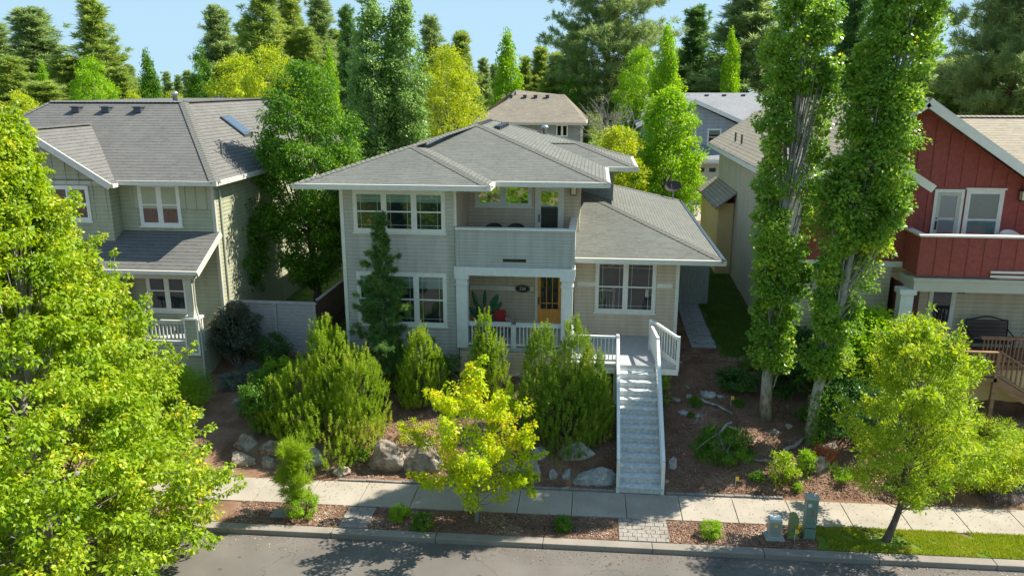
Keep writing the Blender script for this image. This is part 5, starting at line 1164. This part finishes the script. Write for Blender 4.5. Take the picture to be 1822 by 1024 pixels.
# pines and shrubs in front of the house
b = GA(690, 665)
yy = 25.7; b = (atY(681, 520, yy)[0], yy, gz(-7, yy))
zt = topz(680, 388, yy)
conifer('pine_tree', 'slender dark green pine in front of the left windows of the grey house', 'tree', b, zt-b[2], 1.30, .5, 61, M['nd_dark'], M['bark'], .07, 105, 6, 60, .17, .018, 'cone', .30, gappy=.25)
def base_at(px, py): p = GA(px, py); return p
b = GA(705, 690)
mugo('dwarf_pine', 'small lime tipped pine tucked under the slender dark pine', b, [(0, 0, 1.7, .42), (-.3, .1, 1.2, .35)], 75, M['nd_mugo'], shoots=240, sl=.2, per=50, nw=.016)
b = base_at(590, 765)
mugo('mugo_pine', 'large yellow green mugo pine with many upright candles, widest bush on the bank', (b[0], b[1], b[2]), [(-1.75, .1, 1.7, .75), (-1.0, .0, 2.2, .95), (.0, .35, 2.9, 1.0), (1.0, .1, 2.45, .95), (.1, -.85, 1.3, 1.25), (-.4, .8, 3.2, .7), (1.1, -.6, 1.3, .8), (-1.0, -.6, 1.2, .7)], 71, M['nd_mugo'], shoots=3000, sl=.30, per=56, nw=.016)
b = base_at(750, 722)
mugo('mugo_pine', 'narrow upright yellow green pine between the dark pine and the small maple', b, [(0, 0, 2.55, .55), (.45, .1, 1.8, .4), (-.3, 0, 1.5, .5)], 72, M['nd_mugo'], shoots=720, per=56, nw=.016)
b = base_at(862, 722)
mugo('mugo_pine', 'pointed yellow green pine with bare twigs below, in front of the porch railing', (b[0], b[1]+.2, b[2]), [(0, 0, 2.95, .42), (.25, .1, 2.1, .55), (-.2, .1, 2.0, .4)], 73, M['nd_mugo'], shoots=620, per=56, nw=.016)
b = base_at(1000, 770)
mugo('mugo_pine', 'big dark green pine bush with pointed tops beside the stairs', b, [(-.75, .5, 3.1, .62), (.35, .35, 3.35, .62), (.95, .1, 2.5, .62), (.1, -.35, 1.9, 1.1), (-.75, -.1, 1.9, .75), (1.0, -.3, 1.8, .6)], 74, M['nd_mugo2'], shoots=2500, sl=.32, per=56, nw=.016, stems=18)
# bare grey twigs
b = base_at(862, 700); w = MB(); rg = random.Random(5)
for k in range(26):
    a = rg.uniform(-1.2, 1.2); L_ = rg.uniform(.8, 1.7); p = np.array((b[0]+rg.uniform(-.1, .1), b[1]-.5, b[2]+.3)); q = p+np.array((math.sin(a)*L_*.5, rg.uniform(-.3, .2), math.cos(a)*L_*.6)); r_ = q+np.array((math.sin(a+rg.uniform(-.9, .9))*L_*.45, rg.uniform(-.2, .2), math.cos(a)*L_*.4)); w.tube([p, q, r_], [.014, .010, .004], 5, False)
tag(w.build('bare_shrub', M['bark_grey']), 'tangle of bare grey twigs below the pointed pine', 'shrub')
b = base_at(512, 905); b = (-8.2, 19.45, .12)
conifer('small_pine', 'small bright green pine in the planting strip at the left', 'tree', b, 2.05, .34, .15, 81, M['nd_mugo'], M['bark'], 0.03, 36, 4, 36, .22, .014, 'egg', .8, gappy=.1)
shrub('strip_shrub', 'yellow green mounded shrub at the foot of the small pine', (-7.92, 19.3, .1), .42, .75, M['lf_bright'], 82, 60, 60, .10, .055, aspect=.4)
for i, (px, py, r_, h, lab, mt) in enumerate([(713, 924, .27, .46, 'small bright ball shrub right of the left paver crossing', 'lf_bright'), (753, 938, .30, .42, 'loose darker ball shrub between two bright ones left of the young maple trunk', 'lf_green'), (1003, 940, .22, .36, 'tight round ball shrub in mulch left of the right paver crossing', 'lf_green'), (1263, 953, .28, .46, 'clipped bright green ball shrub right of the paver crossing', 'lf_bright')]):
    p = atZ(px, py, .12); shrub('ball_shrub', lab, (p[0], p[1], .1), r_, h, M[mt], 90+i, 60, 70, .07, .035, group='ball shrubs in the planting strip', aspect=.5, inner=.75)
# left side planting
b = base_at(425, 652); shrub('bronze_shrub', 'bronze and dark purple leaved shrub with bare grey stems beside the olive porch', b, 1.0, 2.5, M['lf_purple'], 101, 120, 80, .2, .085, stems=12, z0=.6, stem_mat=M['bark_grey'])
b = base_at(488, 655); shrub('green_shrub', 'round dark green shrub against the grey board fence', b, .75, 1.35, M['lf_dark'], 102, 90, 80, .16, .06)
b = base_at(415, 690); shrub('grey_shrub', 'low grey green shrub below the bronze shrub', b, .55, .55, M['lf_grey'], 103, 60, 60, .12, .05)
b = base_at(448, 668); shrub('grey_shrub', 'pale mottled low shrub right of the grey green one', b, .38, .5, M['lf_grey'], 104, 40, 60, .12, .05)
b = base_at(440, 735); shrub('grey_shrub', 'greyish clump beside the drooping sumac', b, .35, .55, M['lf_grey'], 105, 40, 60, .12, .05)
b = base_at(478, 760); shrub('sumac_shrub', 'drooping blue green sumac at the left edge of the big mugo pine', (b[0], b[1], b[2]), .95, 1.9, M['lf_green'], 106, 90, 80, .22, .10, droop=.8, aspect=.4, z0=.15)
b = base_at(500, 690); shrub('barberry_shrub', 'yellow orange tipped shrub between the dark green shrub and the mugo pine', b, .6, 1.2, M['lf_bright'], 107, 60, 60, .16, .07, aspect=.4)
b = base_at(300, 725); shrub('fern_shrub', 'feathery green shrub below the olive porch, behind the lime maple', b, 1.7, 1.5, M['lf_bright'], 108, 150, 90, .25, .10, aspect=.2, yscale=.6)
b = base_at(805, 640); shrub('laurel_shrub', 'glossy green shrub at the left porch column', (b[0], b[1], b[2]), .55, 2.1, M['lf_green'], 109, 60, 60, .18, .08, z0=.5)
b = base_at(625, 640); shrub('laurel_shrub', 'dark green foundation shrub at the left corner of the grey house', (b[0]-.3, 26.2, gz(-8.6, 26.2)), .8, 1.5, M['lf_dark'], 110, 70, 70, .18, .08)
b = base_at(780, 690); shrub('laurel_shrub', 'low shaded shrub between the narrow pine and the porch', (b[0], b[1]+.3, b[2]), .7, 1.2, M['lf_green'], 111, 60, 60, .18, .07)
b = base_at(740, 790); shrub('sparse_shrub', 'sparse twiggy shrub on the bark slope right of the big mugo pine', b, .7, .75, M['lf_young'], 112, 34, 36, .12, .06, stems=16, stem_mat=M['bark_grey'])
# right bank planting
b = base_at(1180, 725); shrub('tall_weed', 'tall thin leafy weed beside the stair railing', b, .16, 1.3, M['lf_bright'], 121, 26, 22, .10, .07, 'plant', 3, prof='column')
b = base_at(1290, 825); shrub('weeping_shrub', 'weeping green shrub with cascading shoots under a white fallen branch', (b[0], b[1]+.3, b[2]), .95, 1.05, M['lf_green'], 122, 160, 70, .15, .075, 'shrub', 8, droop=1.6, aspect=.28, inner=.5, stem_mat=M['bark_white'])
w = MB(); q = np.array((b[0], b[1]+.3, b[2]))
w.tube([q+(-.15, .0, .2), q+(-.2, -.15, .95), q+(.0, -.1, 1.25), q+(.15, -.05, 1.30)], [.05, .045, .035, .03], 7); w.tube([q+(-.2, -.15, .95), q+(-.1, -.4, .6), q+(.1, -.55, .35)], [.035, .03, .012], 6); w.tube([q+(-.2, -.12, .95), q+(-.6, -.3, .75), q+(-.95, -.45, .5)], [.02, .016, .008], 5); w.tube([q+(.0, -.1, 1.2), q+(.4, -.1, 1.05), q+(.6, -.3, .7)], [.02, .016, .008], 5)
tag(w.build('dead_branch', M['bark_white'], smooth=True), 'white bare bent branch poking out of the weeping shrub', 'branch')
def log(label, pa, pb, r0, r1, seed=1, mat='bark_grey'):
    a = np.array(GA(*pa)); c = np.array(GA(*pb)); rg = random.Random(seed); pts = []
    for i in range(6):
        t = i/5; x, y = a[0]+(c[0]-a[0])*t+rg.uniform(-.05, .05), a[1]+(c[1]-a[1])*t+rg.uniform(-.05, .05); pts.append((x, y, gz(x, y)+r0*.8+rg.uniform(0, .03)))
    w = MB(); w.tube(pts, [r0+(r1-r0)*i/5 for i in range(6)], 8); tag(w.build('fallen_branch', M[mat], smooth=True), label, 'branch', 'fallen branches on the bank')
log('pale straight fallen branch lying uphill of the weeping shrub', (1243, 712), (1302, 738), .055, .03, 1, 'bark_white')
log('thick grey fallen log leading to the right poplar trunk', (1395, 808), (1432, 782), .08, .05, 2)
log('thin curved stick beside the flat grey stones', (1235, 755), (1254, 735), .018, .012, 3, 'bark_white')
log('dark fallen branch running toward the orange leaved plant', (1340, 818), (1400, 826), .05, .03, 4)
b = base_at(1398, 858); shrub('young_shrub', 'upright yellow green shrub with a few yellow leaves near the sidewalk', (b[0]-.15, b[1], b[2]), .42, .95, M['lf_ash'], 123, 40, 46, .14, .085, aspect=.4)
b = base_at(1432, 845); shrub('young_shrub', 'smaller leafy shrub left of the mossy boulder', b, .26, .75, M['lf_bright'], 124, 26, 40, .12, .08, aspect=.4)
b = base_at(1465, 815); shrub('orange_shrub', 'low plant with salmon orange leaves beside the mossy boulder', b, .42, .35, M['lf_orange'], 125, 30, 40, .1, .09, 'plant', 6, aspect=.2)
b = base_at(1420, 872); shrub('young_shrub', 'tiny green seedling at the back of the sidewalk', (b[0], b[1], b[2]), .14, .25, M['lf_bright'], 126, 14, 30, .07, .05)
b = base_at(1236, 722); shrub('weed_clump', 'low green weeds growing between the grey stones', b, .22, .32, M['lf_green'], 127, 24, 40, .08, .05, 'plant')
b = base_at(1315, 722); shrub('weed_clump', 'small weed tuft right of the upper yellow flag', b, .18, .18, M['lf_green'], 128, 20, 40, .07, .05, 'plant')
b = base_at(1228, 742); shrub('weed_clump', 'tiny weed between the two flat stones', b, .12, .14, M['lf_green'], 129, 12, 40, .05, .04, 'plant')
b = base_at(1310, 690); shrub('laurel_shrub', 'low dark green shrub left of the left poplar trunk', b, .7, .6, M['lf_dark'], 130, 70, 70, .16, .07)
b = base_at(1400, 700); shrub('laurel_shrub', 'dark glossy shrub behind the two poplar trunks', b, .9, 1.4, M['lf_dark'], 131, 90, 80, .2, .08)
b = base_at(1520, 775); shrub('laurel_shrub', 'dense dark green shrub right of the ivy trunk', b, 1.3, 1.8, M['lf_dark'], 132, 150, 90, .24, .08)
b = base_at(1560, 700); shrub('laurel_shrub', 'broad dark shrub at the corner of the red house', (b[0], b[1]+.5, b[2]), 1.6, 2.2, M['lf_green'], 133, 160, 90, .26, .09)
b = base_at(1400, 640); shrub('laurel_shrub', 'dark shrub against the beige ground floor wall of the red house', (b[0], 27.2, gz(b[0], 27.2)), .8, 1.9, M['lf_dark'], 134, 90, 80, .2, .08)
b = base_at(1745, 812); shrub('lily_clump', 'strappy green foliage at the foot of the brown porch stairs', b, 1.9, 1.1, M['lf_ash'], 135, 150, 80, .22, .16, aspect=.14, yscale=.7)
b = base_at(1720, 860); shrub('spirea_shrub', 'mixed green low shrubs between the street tree and the sidewalk', b, 2.1, .9, M['lf_ash'], 136, 170, 80, .2, .08, yscale=.4, aspect=.4)
b = base_at(1790, 900); shrub('lavender_mound', 'grey purple dried lavender mound at the right end of the sidewalk', (b[0], b[1]+.25, b[2]), .62, .45, M['lf_lavender'], 137, 70, 70, .1, .06, aspect=.2, yscale=.7)
b = base_at(1726, 868); shrub('lavender_mound', 'small dried lavender clump left of the larger mound', b, .3, .5, M['lf_lavender'], 138, 30, 60, .1, .06, aspect=.2)
b = base_at(1815, 870); shrub('thyme_patch', 'grey green creeping patch at the right edge behind the sidewalk', b, .5, .2, M['lf_grey'], 139, 50, 60, .1, .05)
for i, (px, py, r_, h, lab, mt) in enumerate([
 (640, 818, .35, .3, 'thin low greenery on the bank under the big mugo pine', 'lf_green'), (1150, 800, .0, 0, '', ''), (1345, 850, .22, .2, 'little green sprig in the leaf litter between the flag and the upright shrub', 'lf_green'),
 (1440, 745, .45, .4, 'low ivy patch spreading between the poplar trunks', 'lf_green'), (1330, 655, .35, .35, 'small shaded plant at the edge of the side lawn', 'lf_green'), (1500, 850, .3, .25, 'small green plant right of the mossy boulder', 'lf_bright'),
 (1600, 872, .5, .28, 'low green plants behind the sidewalk left of the street tree crown', 'lf_bright'), (880, 800, .3, .3, 'little green plant among the boulders behind the young maple', 'lf_green')]):
    if lab: b = base_at(px, py); shrub('ground_plant', lab, b, r_, h, M[mt], 160+i, 26, 40, .09, .055, 'plant', 4)
# ground ivy / dead leaves on the bank
# boulders
for i, (px, py, sx, sy, sz, lab, mt, rot) in enumerate([
 (686, 832, .70, .5, .66, 'large rounded brown boulder, left of the two biggest below the mugo pine', 'rock', .2),
 (745, 836, .84, .5, .64, 'large brown grey boulder, right of the two biggest below the mugo pine', 'rock', -.1),
 (825, 838, .42, .35, .34, 'boulder partly hidden left of the young maple trunk', 'rock', .5),
 (905, 832, .36, .30, .32, 'boulder right behind the young maple foliage', 'rock', 0),
 (940, 848, .46, .36, .42, 'brown rounded boulder at the edging right of the young maple', 'rock', .1),
 (962, 812, .34, .26, .24, 'boulder under the left skirt of the dark pine bush', 'rock_grey', .3),
 (1028, 814, .6, .34, .36, 'long grey boulder under the dark pine bush', 'rock_grey', .15),
 (1057, 858, .86, .36, .42, 'long pale grey boulder lying next to the foot of the stairs', 'rock_grey', .05),
 (984, 850, .17, .2, .26, 'narrow upright stone, left of the pair near the sidewalk', 'rock_grey', .2),
 (1010, 850, .17, .2, .26, 'narrow upright stone, right of the pair near the sidewalk', 'rock_grey', -.3),
 (550, 828, .5, .38, .46, 'grey boulder right behind the small pine', 'rock_grey', .3),
 (603, 845, .36, .28, .28, 'low boulder beneath the lower branches of the mugo pine', 'rock', .1),
 (485, 805, .38, .34, .34, 'tan boulder below the drooping sumac', 'rock', .6),
 (436, 795, .42, .34, .32, 'dark shaded boulder at the left end of the upper row', 'rock', .2),
 (428, 825, .42, .34, .32, 'dark shaded boulder at the left end of the lower row', 'rock', -.2),
 (475, 828, .22, .24, .28, 'small boulder just left of the small pine', 'rock', .2),
 (428, 715, .34, .24, .16, 'flat stone beside the grey green shrubs', 'rock_grey', .2),
 (1197, 832, .17, .14, .26, 'small pointed grey stone right of the stair railing', 'rock_grey', .2),
 (1258, 706, .32, .24, .26, 'rounded grey stone, largest above the fallen branch', 'rock_grey', .3),
 (1281, 706, .17, .13, .09, 'small flat stone right of the rounded grey stone', 'rock_grey', 0),
 (1202, 712, .18, .15, .13, 'small dark stone nearest the stairs in the upper group', 'rock', .2),
 (1226, 707, .17, .14, .12, 'small grey stone half hidden by weeds', 'rock_grey', .2),
 (1217, 736, .26, .24, .10, 'flat square grey stone in the upper group', 'rock_grey', .2),
 (1242, 741, .22, .14, .08, 'flat grey stone with weeds on its left', 'rock_grey', -.2),
 (1223, 690, .16, .11, .10, 'small brown stone highest in the upper group', 'rock', .4),
 (1210, 645, .14, .1, .07, 'pale flat stone beside the end of the landing railing', 'rock_grey', .4),
 (1184, 858, .14, .13, .14, 'small tan stone at the foot of the right stair railing', 'rock', .1),
 (1100, 872, .12, .12, .12, 'small blue grey stone wedged beside the stair foot', 'rock_grey', .1),
 (1455, 835, .42, .34, .30, 'mossy brown boulder below the orange leaved plant', 'rock', .3),
 (1402, 758, .22, .16, .11, 'brown flat stone right of the left poplar trunk', 'rock', .1),
 (1378, 770, .24, .18, .10, 'low stone in the shade between the poplar trunks', 'rock', .4),
 (1340, 785, .20, .15, .09, 'pale broken stone above the weeping shrub end', 'rock', .4),
 (1480, 800, .36, .24, .22, 'dark boulder shaded by the street tree', 'rock', .4),
 (1700, 862, .3, .22, .18, 'boulder between the green shrubs and the small lavender clump', 'rock', .1)]):
    p = base_at(px, py)
    if py > 790 and py < 845: sx *= 1.15; sz *= 1.15
    boulder(lab, (p[0], p[1]+sy*.35, p[2]-.04), sx, sy, sz, 200+i, mt, rot)
# ================================================================== TREES BEHIND THE HOUSES
def bgt(fn, px, pyt, y, name, label, gb=2.6): pass
y = 33.0; x = atY(548, 300, y)[0]; zt = topz(545, 116, y)
tree('shade_tree', 'broad dense green tree between the olive house and the grey house', 'tree', (x, y, 2.0), zt-2.0, 2.15, 1.4, 'round', 520, .42, 115, .12, M['lf_green'], M['bark'], .16, 301, limbs=60, inner=.45, droop=.3, aspect=.6, limb_r=.02)
y = 41; x = atY(465, 420, 36)[0]
tree('shade_tree', 'lower green tree leaning over the grey board fence beside the olive house', 'tree', (x+.7, 31.6, 2.0), 5.6, 1.25, 1.0, 'round', 180, .42, 110, .12, M['lf_green'], M['bark'], .10, 302, limbs=40, inner=.4)
for k, (px, pt, R_, lab) in enumerate([(668, -40, 1.05, 'left stem of the silver green aspen column behind the grey house roof'), (722, -12, 1.1, 'right stem of the silver green aspen column behind the grey house roof')]):
    y = 43+k*.6; x = atY(px, 280, y)[0]; zt = topz(px, pt, y)
    tree('aspen_tree', lab, 'tree', (x, y, 2.4), zt-2.4, R_*1.15, 1.5, 'column', 430, .42, 90, .13, M['lf_silver'], M['bark_white'], .14, 310+k, limbs=30, inner=.4, group='aspens behind the roof', aspect=.8)
y = 52; x = atY(805, 250, y)[0]; zt = topz(790, 85, y)
tree('willow_tree', 'yellow green willowy tree just right of the aspen column', 'tree', (x, y, 2.5), zt-2.5, 2.6, 1.0, 'egg', 380, .55, 90, .17, M['lf_willow'], M['bark'], .18, 320, limbs=40, inner=.4, aspect=.3, droop=.6, crown_off=(-.3, 0))
y = 50; x = atY(1180, 360, y)[0]; zt = topz(1180, 160, y)
tree('alley_tree', 'bright green tree beyond the right wing, beside the alley', 'tree', (x, y, 2.5), zt-2.5, 2.3, .6, 'egg', 360, .5, 100, .16, M['lf_bright'], M['bark_grey'], .13, 322, limbs=40, inner=.4, aspect=.6)
y = 47; x = atY(1100, 300, y)[0]; shrub('golden_shrub', 'golden yellow shrub behind the grey house roof at the right', (x, y, 2.5), 1.5, topz(1100, 228, y)-2.5, M['lf_willow'], 323, 140, 80, .35, .14, z0=2.5)
# bare twiggy tree
y = 56; x = atY(1105, 260, y)[0]; t = thing('twiggy_tree', 'half bare tree with grey twigs left of the bright alley tree', 'tree', (x, y, 2.6)); w = MB(); rg = random.Random(9)
def grow(p, d, L_, r_, k):
    q = p+d*L_; w.tube([p, q], [r_, r_*.65], 5, False)
    if k == 0: return
    for _ in range(3 if k > 1 else 4):
        e = unit(d+np.array((rg.gauss(0, .5), rg.gauss(0, .5), rg.gauss(.1, .3)))); grow(q, e, L_*rg.uniform(.6, .85), r_*.62, k-1)
grow(np.array((x, y, 2.4)), np.array((0, 0, 1.)), 2.9, .13, 5); w.build('trunk', M['bark_grey'], t)
rgn = np.random.default_rng(4); C = crown_points(rgn, 70, 'round', 6, 2.2)+np.array((x-.6, y, 3.2)); V, F = clump_leaves(rgn, C, np.full(70, .5), 90, .17); np_mesh('crown', V, F, M['nd_olive'], t, (x, y, 2.6))
# prototypes, then copies of each tree with its parts
PROT = {}
def proto(key, maker): PROT[key] = maker
def bg_conifer(key, H_, R_, seed, leaf, prof='cone', rise=.25, nb=230, gap=.15, z0=2.0, L=.55, W=.075, tufts=6, per=22, droop=0):
    return conifer('pine_tree' if 'p' in key else 'spruce_tree', 'x', 'tree', (0, 0, 0), H_, R_, z0, seed, leaf, M['bark_red'], .28, nb, tufts, per, L, W, prof, rise, gappy=gap, droop=droop)
PB_ = {
 'pA': lambda: bg_conifer('pA', 20, 3.4, 401, M['nd_blue'], 'cone', .15, 260, .25, 2),
 'pB': lambda: bg_conifer('pB', 20, 3.0, 402, M['nd_olive'], 'pyramid', .25, 290, .2, 2.0),
 'pC': lambda: bg_conifer('pC', 20, 2.8, 403, M['nd_dark'], 'cone', .05, 260, .3, 1.5, droop=.12),
 'dA': lambda: tree('broadleaf_tree', 'x', 'tree', (0, 0, 0), 12, 2.9, 1.0, 'pyramid', 300, .5, 80, .20, M['lf_bright'], M['bark_grey'], .15, 411, limbs=20, inner=.4, up=.5, flat=1.1),
 'dB': lambda: tree('broadleaf_tree', 'x', 'tree', (0, 0, 0), 12, 3.6, 1.0, 'egg', 320, .6, 80, .20, M['lf_green'], M['bark_grey'], .15, 412, limbs=20, inner=.4),
 'dC': lambda: tree('broadleaf_tree', 'x', 'tree', (0, 0, 0), 12, 1.9, 1.0, 'column', 240, .45, 80, .20, M['lf_green'], M['bark_grey'], .13, 413, limbs=20, inner=.4, flat=1.1)}
BASE_R = {'pA': 3.4, 'pB': 3.0, 'pC': 2.8, 'dA': 2.9, 'dB': 3.6, 'dC': 1.9}; BASE_H = {'pA': 20, 'pB': 20, 'pC': 20, 'dA': 12, 'dB': 12, 'dC': 12}
ROOTS = {}; rgb = random.Random(12)
def place(key, px, pyt, wpx, y, label, leaf=None):
    x = atY(px, 150, y)[0]; zb = gz(x, y); H_ = topz(px, pyt, y)-zb; d = math.hypot(x, y)
    R_ = wpx/2/1446*d*(1.7 if key[0] == 'p' else 1.08)
    if key not in ROOTS: o = PB_[key](); ROOTS[key] = o
    else: o = copy_tree(ROOTS[key])
    o.location = (x, y, zb); s = R_/BASE_R[key]; o.scale = (s, s, H_/BASE_H[key]); o.rotation_euler = (0, 0, rgb.uniform(0, 6.28)); o['label'] = label; o['group'] = 'trees beyond the houses'
    for c in kids(o):
        if c.name.startswith('crown'):
            c.material_slots[0].link = 'OBJECT'; c.material_slots[0].material = M[leaf] if leaf else c.data.materials[0]
    return o
for a in [
 ('pB', -8, 40, 90, 92, 'tall pine at the left edge of the skyline', 'nd_blue'),
 ('pB', 70, 22, 92, 90, 'tall full pine, second from the left on the skyline', 'nd_blue'),
 ('pA', 180, 6, 88, 82, 'tallest irregular pine standing alone above the olive house roof', 'nd_olive'),
 ('pB', 118, 105, 70, 80, 'shorter olive pine in front of the gap beside the tall lone pine', 'nd_olive'),
 ('pA', 20, 110, 100, 62, 'shaggy pine low at the left edge behind the olive house', 'nd_olive'),
 ('pC', 75, 150, 90, 60, 'dark low spruce left of the rounded lime tree', 'nd_olive'),
 ('dA', 78, 112, 46, 72, 'narrow lime green tree rising left of centre behind the olive house', 'lf_bright'),
 ('dB', 165, 105, 85, 66, 'lime green rounded tree under the tall lone pine', 'lf_bright'),
 ('pB', 212, 125, 60, 76, 'olive pine filling right of the lime rounded tree', 'nd_olive'),
 ('dA', 266, 92, 62, 74, 'pyramid shaped green tree standing alone above the olive ridge', 'lf_green'),
 ('dB', 232, 165, 60, 70, 'low yellow green tree left of the pyramid tree', 'lf_willow'),
 ('dB', 305, 165, 60, 74, 'low yellow green tree right of the pyramid tree', 'lf_willow'),
 ('dC', 358, 86, 48, 78, 'narrow bluish green tree at the left of the middle group', 'lf_green'),
 ('pB', 396, 18, 66, 95, 'blue green pine rising above the middle group', 'nd_blue'),
 ('dB', 430, 100, 130, 62, 'yellow green tree spreading behind the right end of the olive roof', 'lf_willow'),
 ('pA', 478, -40, 92, 88, 'very tall open pine left of the aspen column', 'nd_olive'),
 ('pB', 524, -18, 66, 92, 'full pine right next to the very tall open pine', 'nd_olive'),
 ('pC', 575, 0, 66, 98, 'pointed spruce between the full pine and the aspens', 'nd_blue'),
 ('pC', 622, 20, 50, 70, 'slim dark spruce touching the aspen column', 'nd_dark'),
 ('pB', 548, 55, 60, 90, 'low olive pine behind the broad shade tree', 'nd_olive'),
 ('dB', 480, 85, 110, 58, 'bright yellow green tree behind the broad shade tree', 'lf_willow'),
 ('dA', 588, 88, 60, 54, 'pointed bright green tree tip above the broad shade tree', 'lf_bright'),
 ('pC', 768, 35, 56, 84, 'pointed spruce right behind the aspen column', 'nd_blue'),
 ('pB', 822, 62, 52, 96, 'small pine right of the willowy tree', 'nd_olive'),
 ('pC', 860, 108, 34, 120, 'small distant spruce left of the bright pyramid tree', 'nd_blue'),
 ('dA', 903, 58, 88, 82, 'bright pyramid tree above the brown roof', 'lf_bright'),
 ('pC', 935, 105, 40, 110, 'distant spruce right of the bright pyramid tree', 'nd_olive'),
 ('pB', 962, 88, 46, 112, 'left pine of the distant pair above the brown roof', 'nd_olive'),
 ('pB', 990, 98, 50, 108, 'right pine of the distant pair above the brown roof', 'nd_olive'),
 ('dB', 1020, 140, 60, 90, 'low green tree at the right end of the brown roof', 'lf_green'),
 ('dB', 1140, 85, 90, 78, 'rounded green tree under the large ponderosa', 'lf_bright'),
 ('dA', 1184, 48, 92, 74, 'bright pointed tree right of the large ponderosa', 'lf_bright'),
 ('pC', 1234, 18, 66, 96, 'dark symmetrical spruce above the blue grey house', 'nd_dark'),
 ('pB', 1325, -50, 110, 90, 'massive dark pine behind the left poplar', 'nd_blue'),
 ('dA', 1298, 55, 62, 84, 'bright narrow tree in front of the massive dark pine', 'lf_bright'),
 ('pB', 1270, 100, 50, 96, 'lower dark pine between the spruce and the bright narrow tree', 'nd_dark'),
 ('pC', 1508, -30, 80, 70, 'dark spruce seen in the gap between the poplars', 'nd_dark'),
 ('pA', 1690, 110, 110, 62, 'olive pine behind the red gable peak', 'nd_olive'),
 ('pB', 1745, 120, 80, 60, 'shaggy low pine right of the red gable peak', 'nd_olive'),
 ('dC', 1475, 120, 60, 66, 'green tree low in the gap between the poplars', 'lf_green'),
 ('pC', 335, 128, 26, 150, 'tiny distant spruce left of the narrow bluish tree', 'nd_blue'),
 ('pC', 298, 130, 20, 170, 'tiny distant spruce beside the pyramid tree', 'nd_blue'),
 ('pC', 318, 136, 20, 170, 'second tiny distant spruce on the open horizon', 'nd_blue'),
 ('pB', 232, 118, 30, 140, 'small distant pine right of the tall lone pine', 'nd_blue'),
 ('pB', 880, 118, 30, 150, 'small far pine between the willowy tree and the pyramid tree', 'nd_blue'),
 ('pB', 300, 60, 60, 118, 'distant pine in the open sky gap behind the pyramid tree', 'nd_blue') if 0 else ('pC', 445, 40, 50, 104, 'slim spruce between the blue green pine and the very tall pine', 'nd_olive'),
 ('pB', 420, 70, 70, 112, 'mid height pine behind the blue green pine', 'nd_olive'),
 ('pC', 505, 50, 60, 118, 'far spruce between the very tall pine and the full pine', 'nd_blue'),
 ('pB', 600, 60, 60, 112, 'far olive pine left of the slim dark spruce', 'nd_olive'),
 ('pC', 795, 85, 50, 120, 'far spruce between the pointed spruce and the small pine', 'nd_olive'),
 ('pB', 1120, 110, 70, 118, 'far pine behind the trunk of the huge ponderosa', 'nd_olive'),
 ('pC', 1210, 90, 50, 120, 'far spruce left of the dark symmetrical spruce', 'nd_blue'),
 ('pB', 140, 120, 60, 120, 'far pine in the low gap left of the tall lone pine', 'nd_olive'),
 ('pC', 700, 60, 50, 100, 'spruce tip behind the aspen column', 'nd_blue'),
 ('pA', 1020, 60, 70, 106, 'open pine left of the huge ponderosa', 'nd_olive'),
 ('dB', 640, 175, 80, 60, 'low green tree filling behind the foot of the aspens', 'lf_green'),
 ('pC', 1640, 60, 60, 80, 'spruce behind the right poplar crown', 'nd_blue'),
 ('dB', 30, 165, 80, 56, 'low yellow green tree at the far left behind the olive house', 'lf_willow'),
]: place(*a)
# large ponderosa pines, built one by one
y = 92; x = atY(1080, 150, y)[0]
conifer('ponderosa_pine', 'huge spreading ponderosa pine with visible reddish trunk right of centre', 'tree', (x, y, 2.6), topz(1080, -60, y)-2.6, 6.4, 6.0, 501, M['nd_blue'], M['bark_red'], .42, 190, 9, 40, .6, .06, 'egg', .15, gappy=.25)
y = 56; x = atY(1800, 150, y)[0]
conifer('ponderosa_pine', 'huge ponderosa pine cut by the right edge above the red house', 'tree', (x, y, 2.6), topz(1800, -90, y)-2.6, 4.0, 3.5, 502, M['nd_blue'], M['bark_red'], .38, 190, 9, 40, .5, .05, 'egg', .15, gappy=.25)
# far wood that reads as one mass
rgw = np.random.default_rng(88); n = 420; xx = rgw.uniform(-190, 190, n); yy = rgw.uniform(125, 240, n); hh = rgw.uniform(8.0, 11.5, n)
C = []; 
for x, y, h in zip(xx, yy, hh):
    m_ = 26; t = rgw.random(m_); a = rgw.random(m_)*6.28; r_ = (1-t)*2.8+.2; C.append(np.stack([x+np.cos(a)*r_, y+np.sin(a)*r_, 2.6+t*h], 1))
C = np.concatenate(C); V, F = clump_leaves(rgw, C, np.full(len(C), .9), 9, .75, .7, .2); tag(np_mesh('far_wood', V, F, M['nd_olive']), 'continuous far wood filling the horizon behind the houses', 'wood', kind='stuff')
# hedge and shrubs behind the alley
# trees across the street, seen mirrored in the windows
for i, (x, y, h) in enumerate([(-7.5, 1.0, 7.5), (-2.5, 2.0, 7.0), (2.5, 1.5, 7.4), (8, 1.8, 7.2), (-13, 1.5, 7.8)]):
    o = copy_tree(ROOTS['dB']); o.location = (x, y, 0); o.scale = (.9, .75, h/12); o.rotation_euler = (0, 0, i*1.3); o['label'] = ['green tree across the street mirrored in the upper left windows', 'green tree across the street opposite the balcony', 'green tree across the street opposite the stairs', 'green tree across the street opposite the poplars', 'green tree across the street opposite the olive house'][i]; o['group'] = 'trees across the street'
    for c in kids(o):
        if c.name.startswith('crown'): c.material_slots[0].link = 'OBJECT'; c.material_slots[0].material = M['lf_bright']
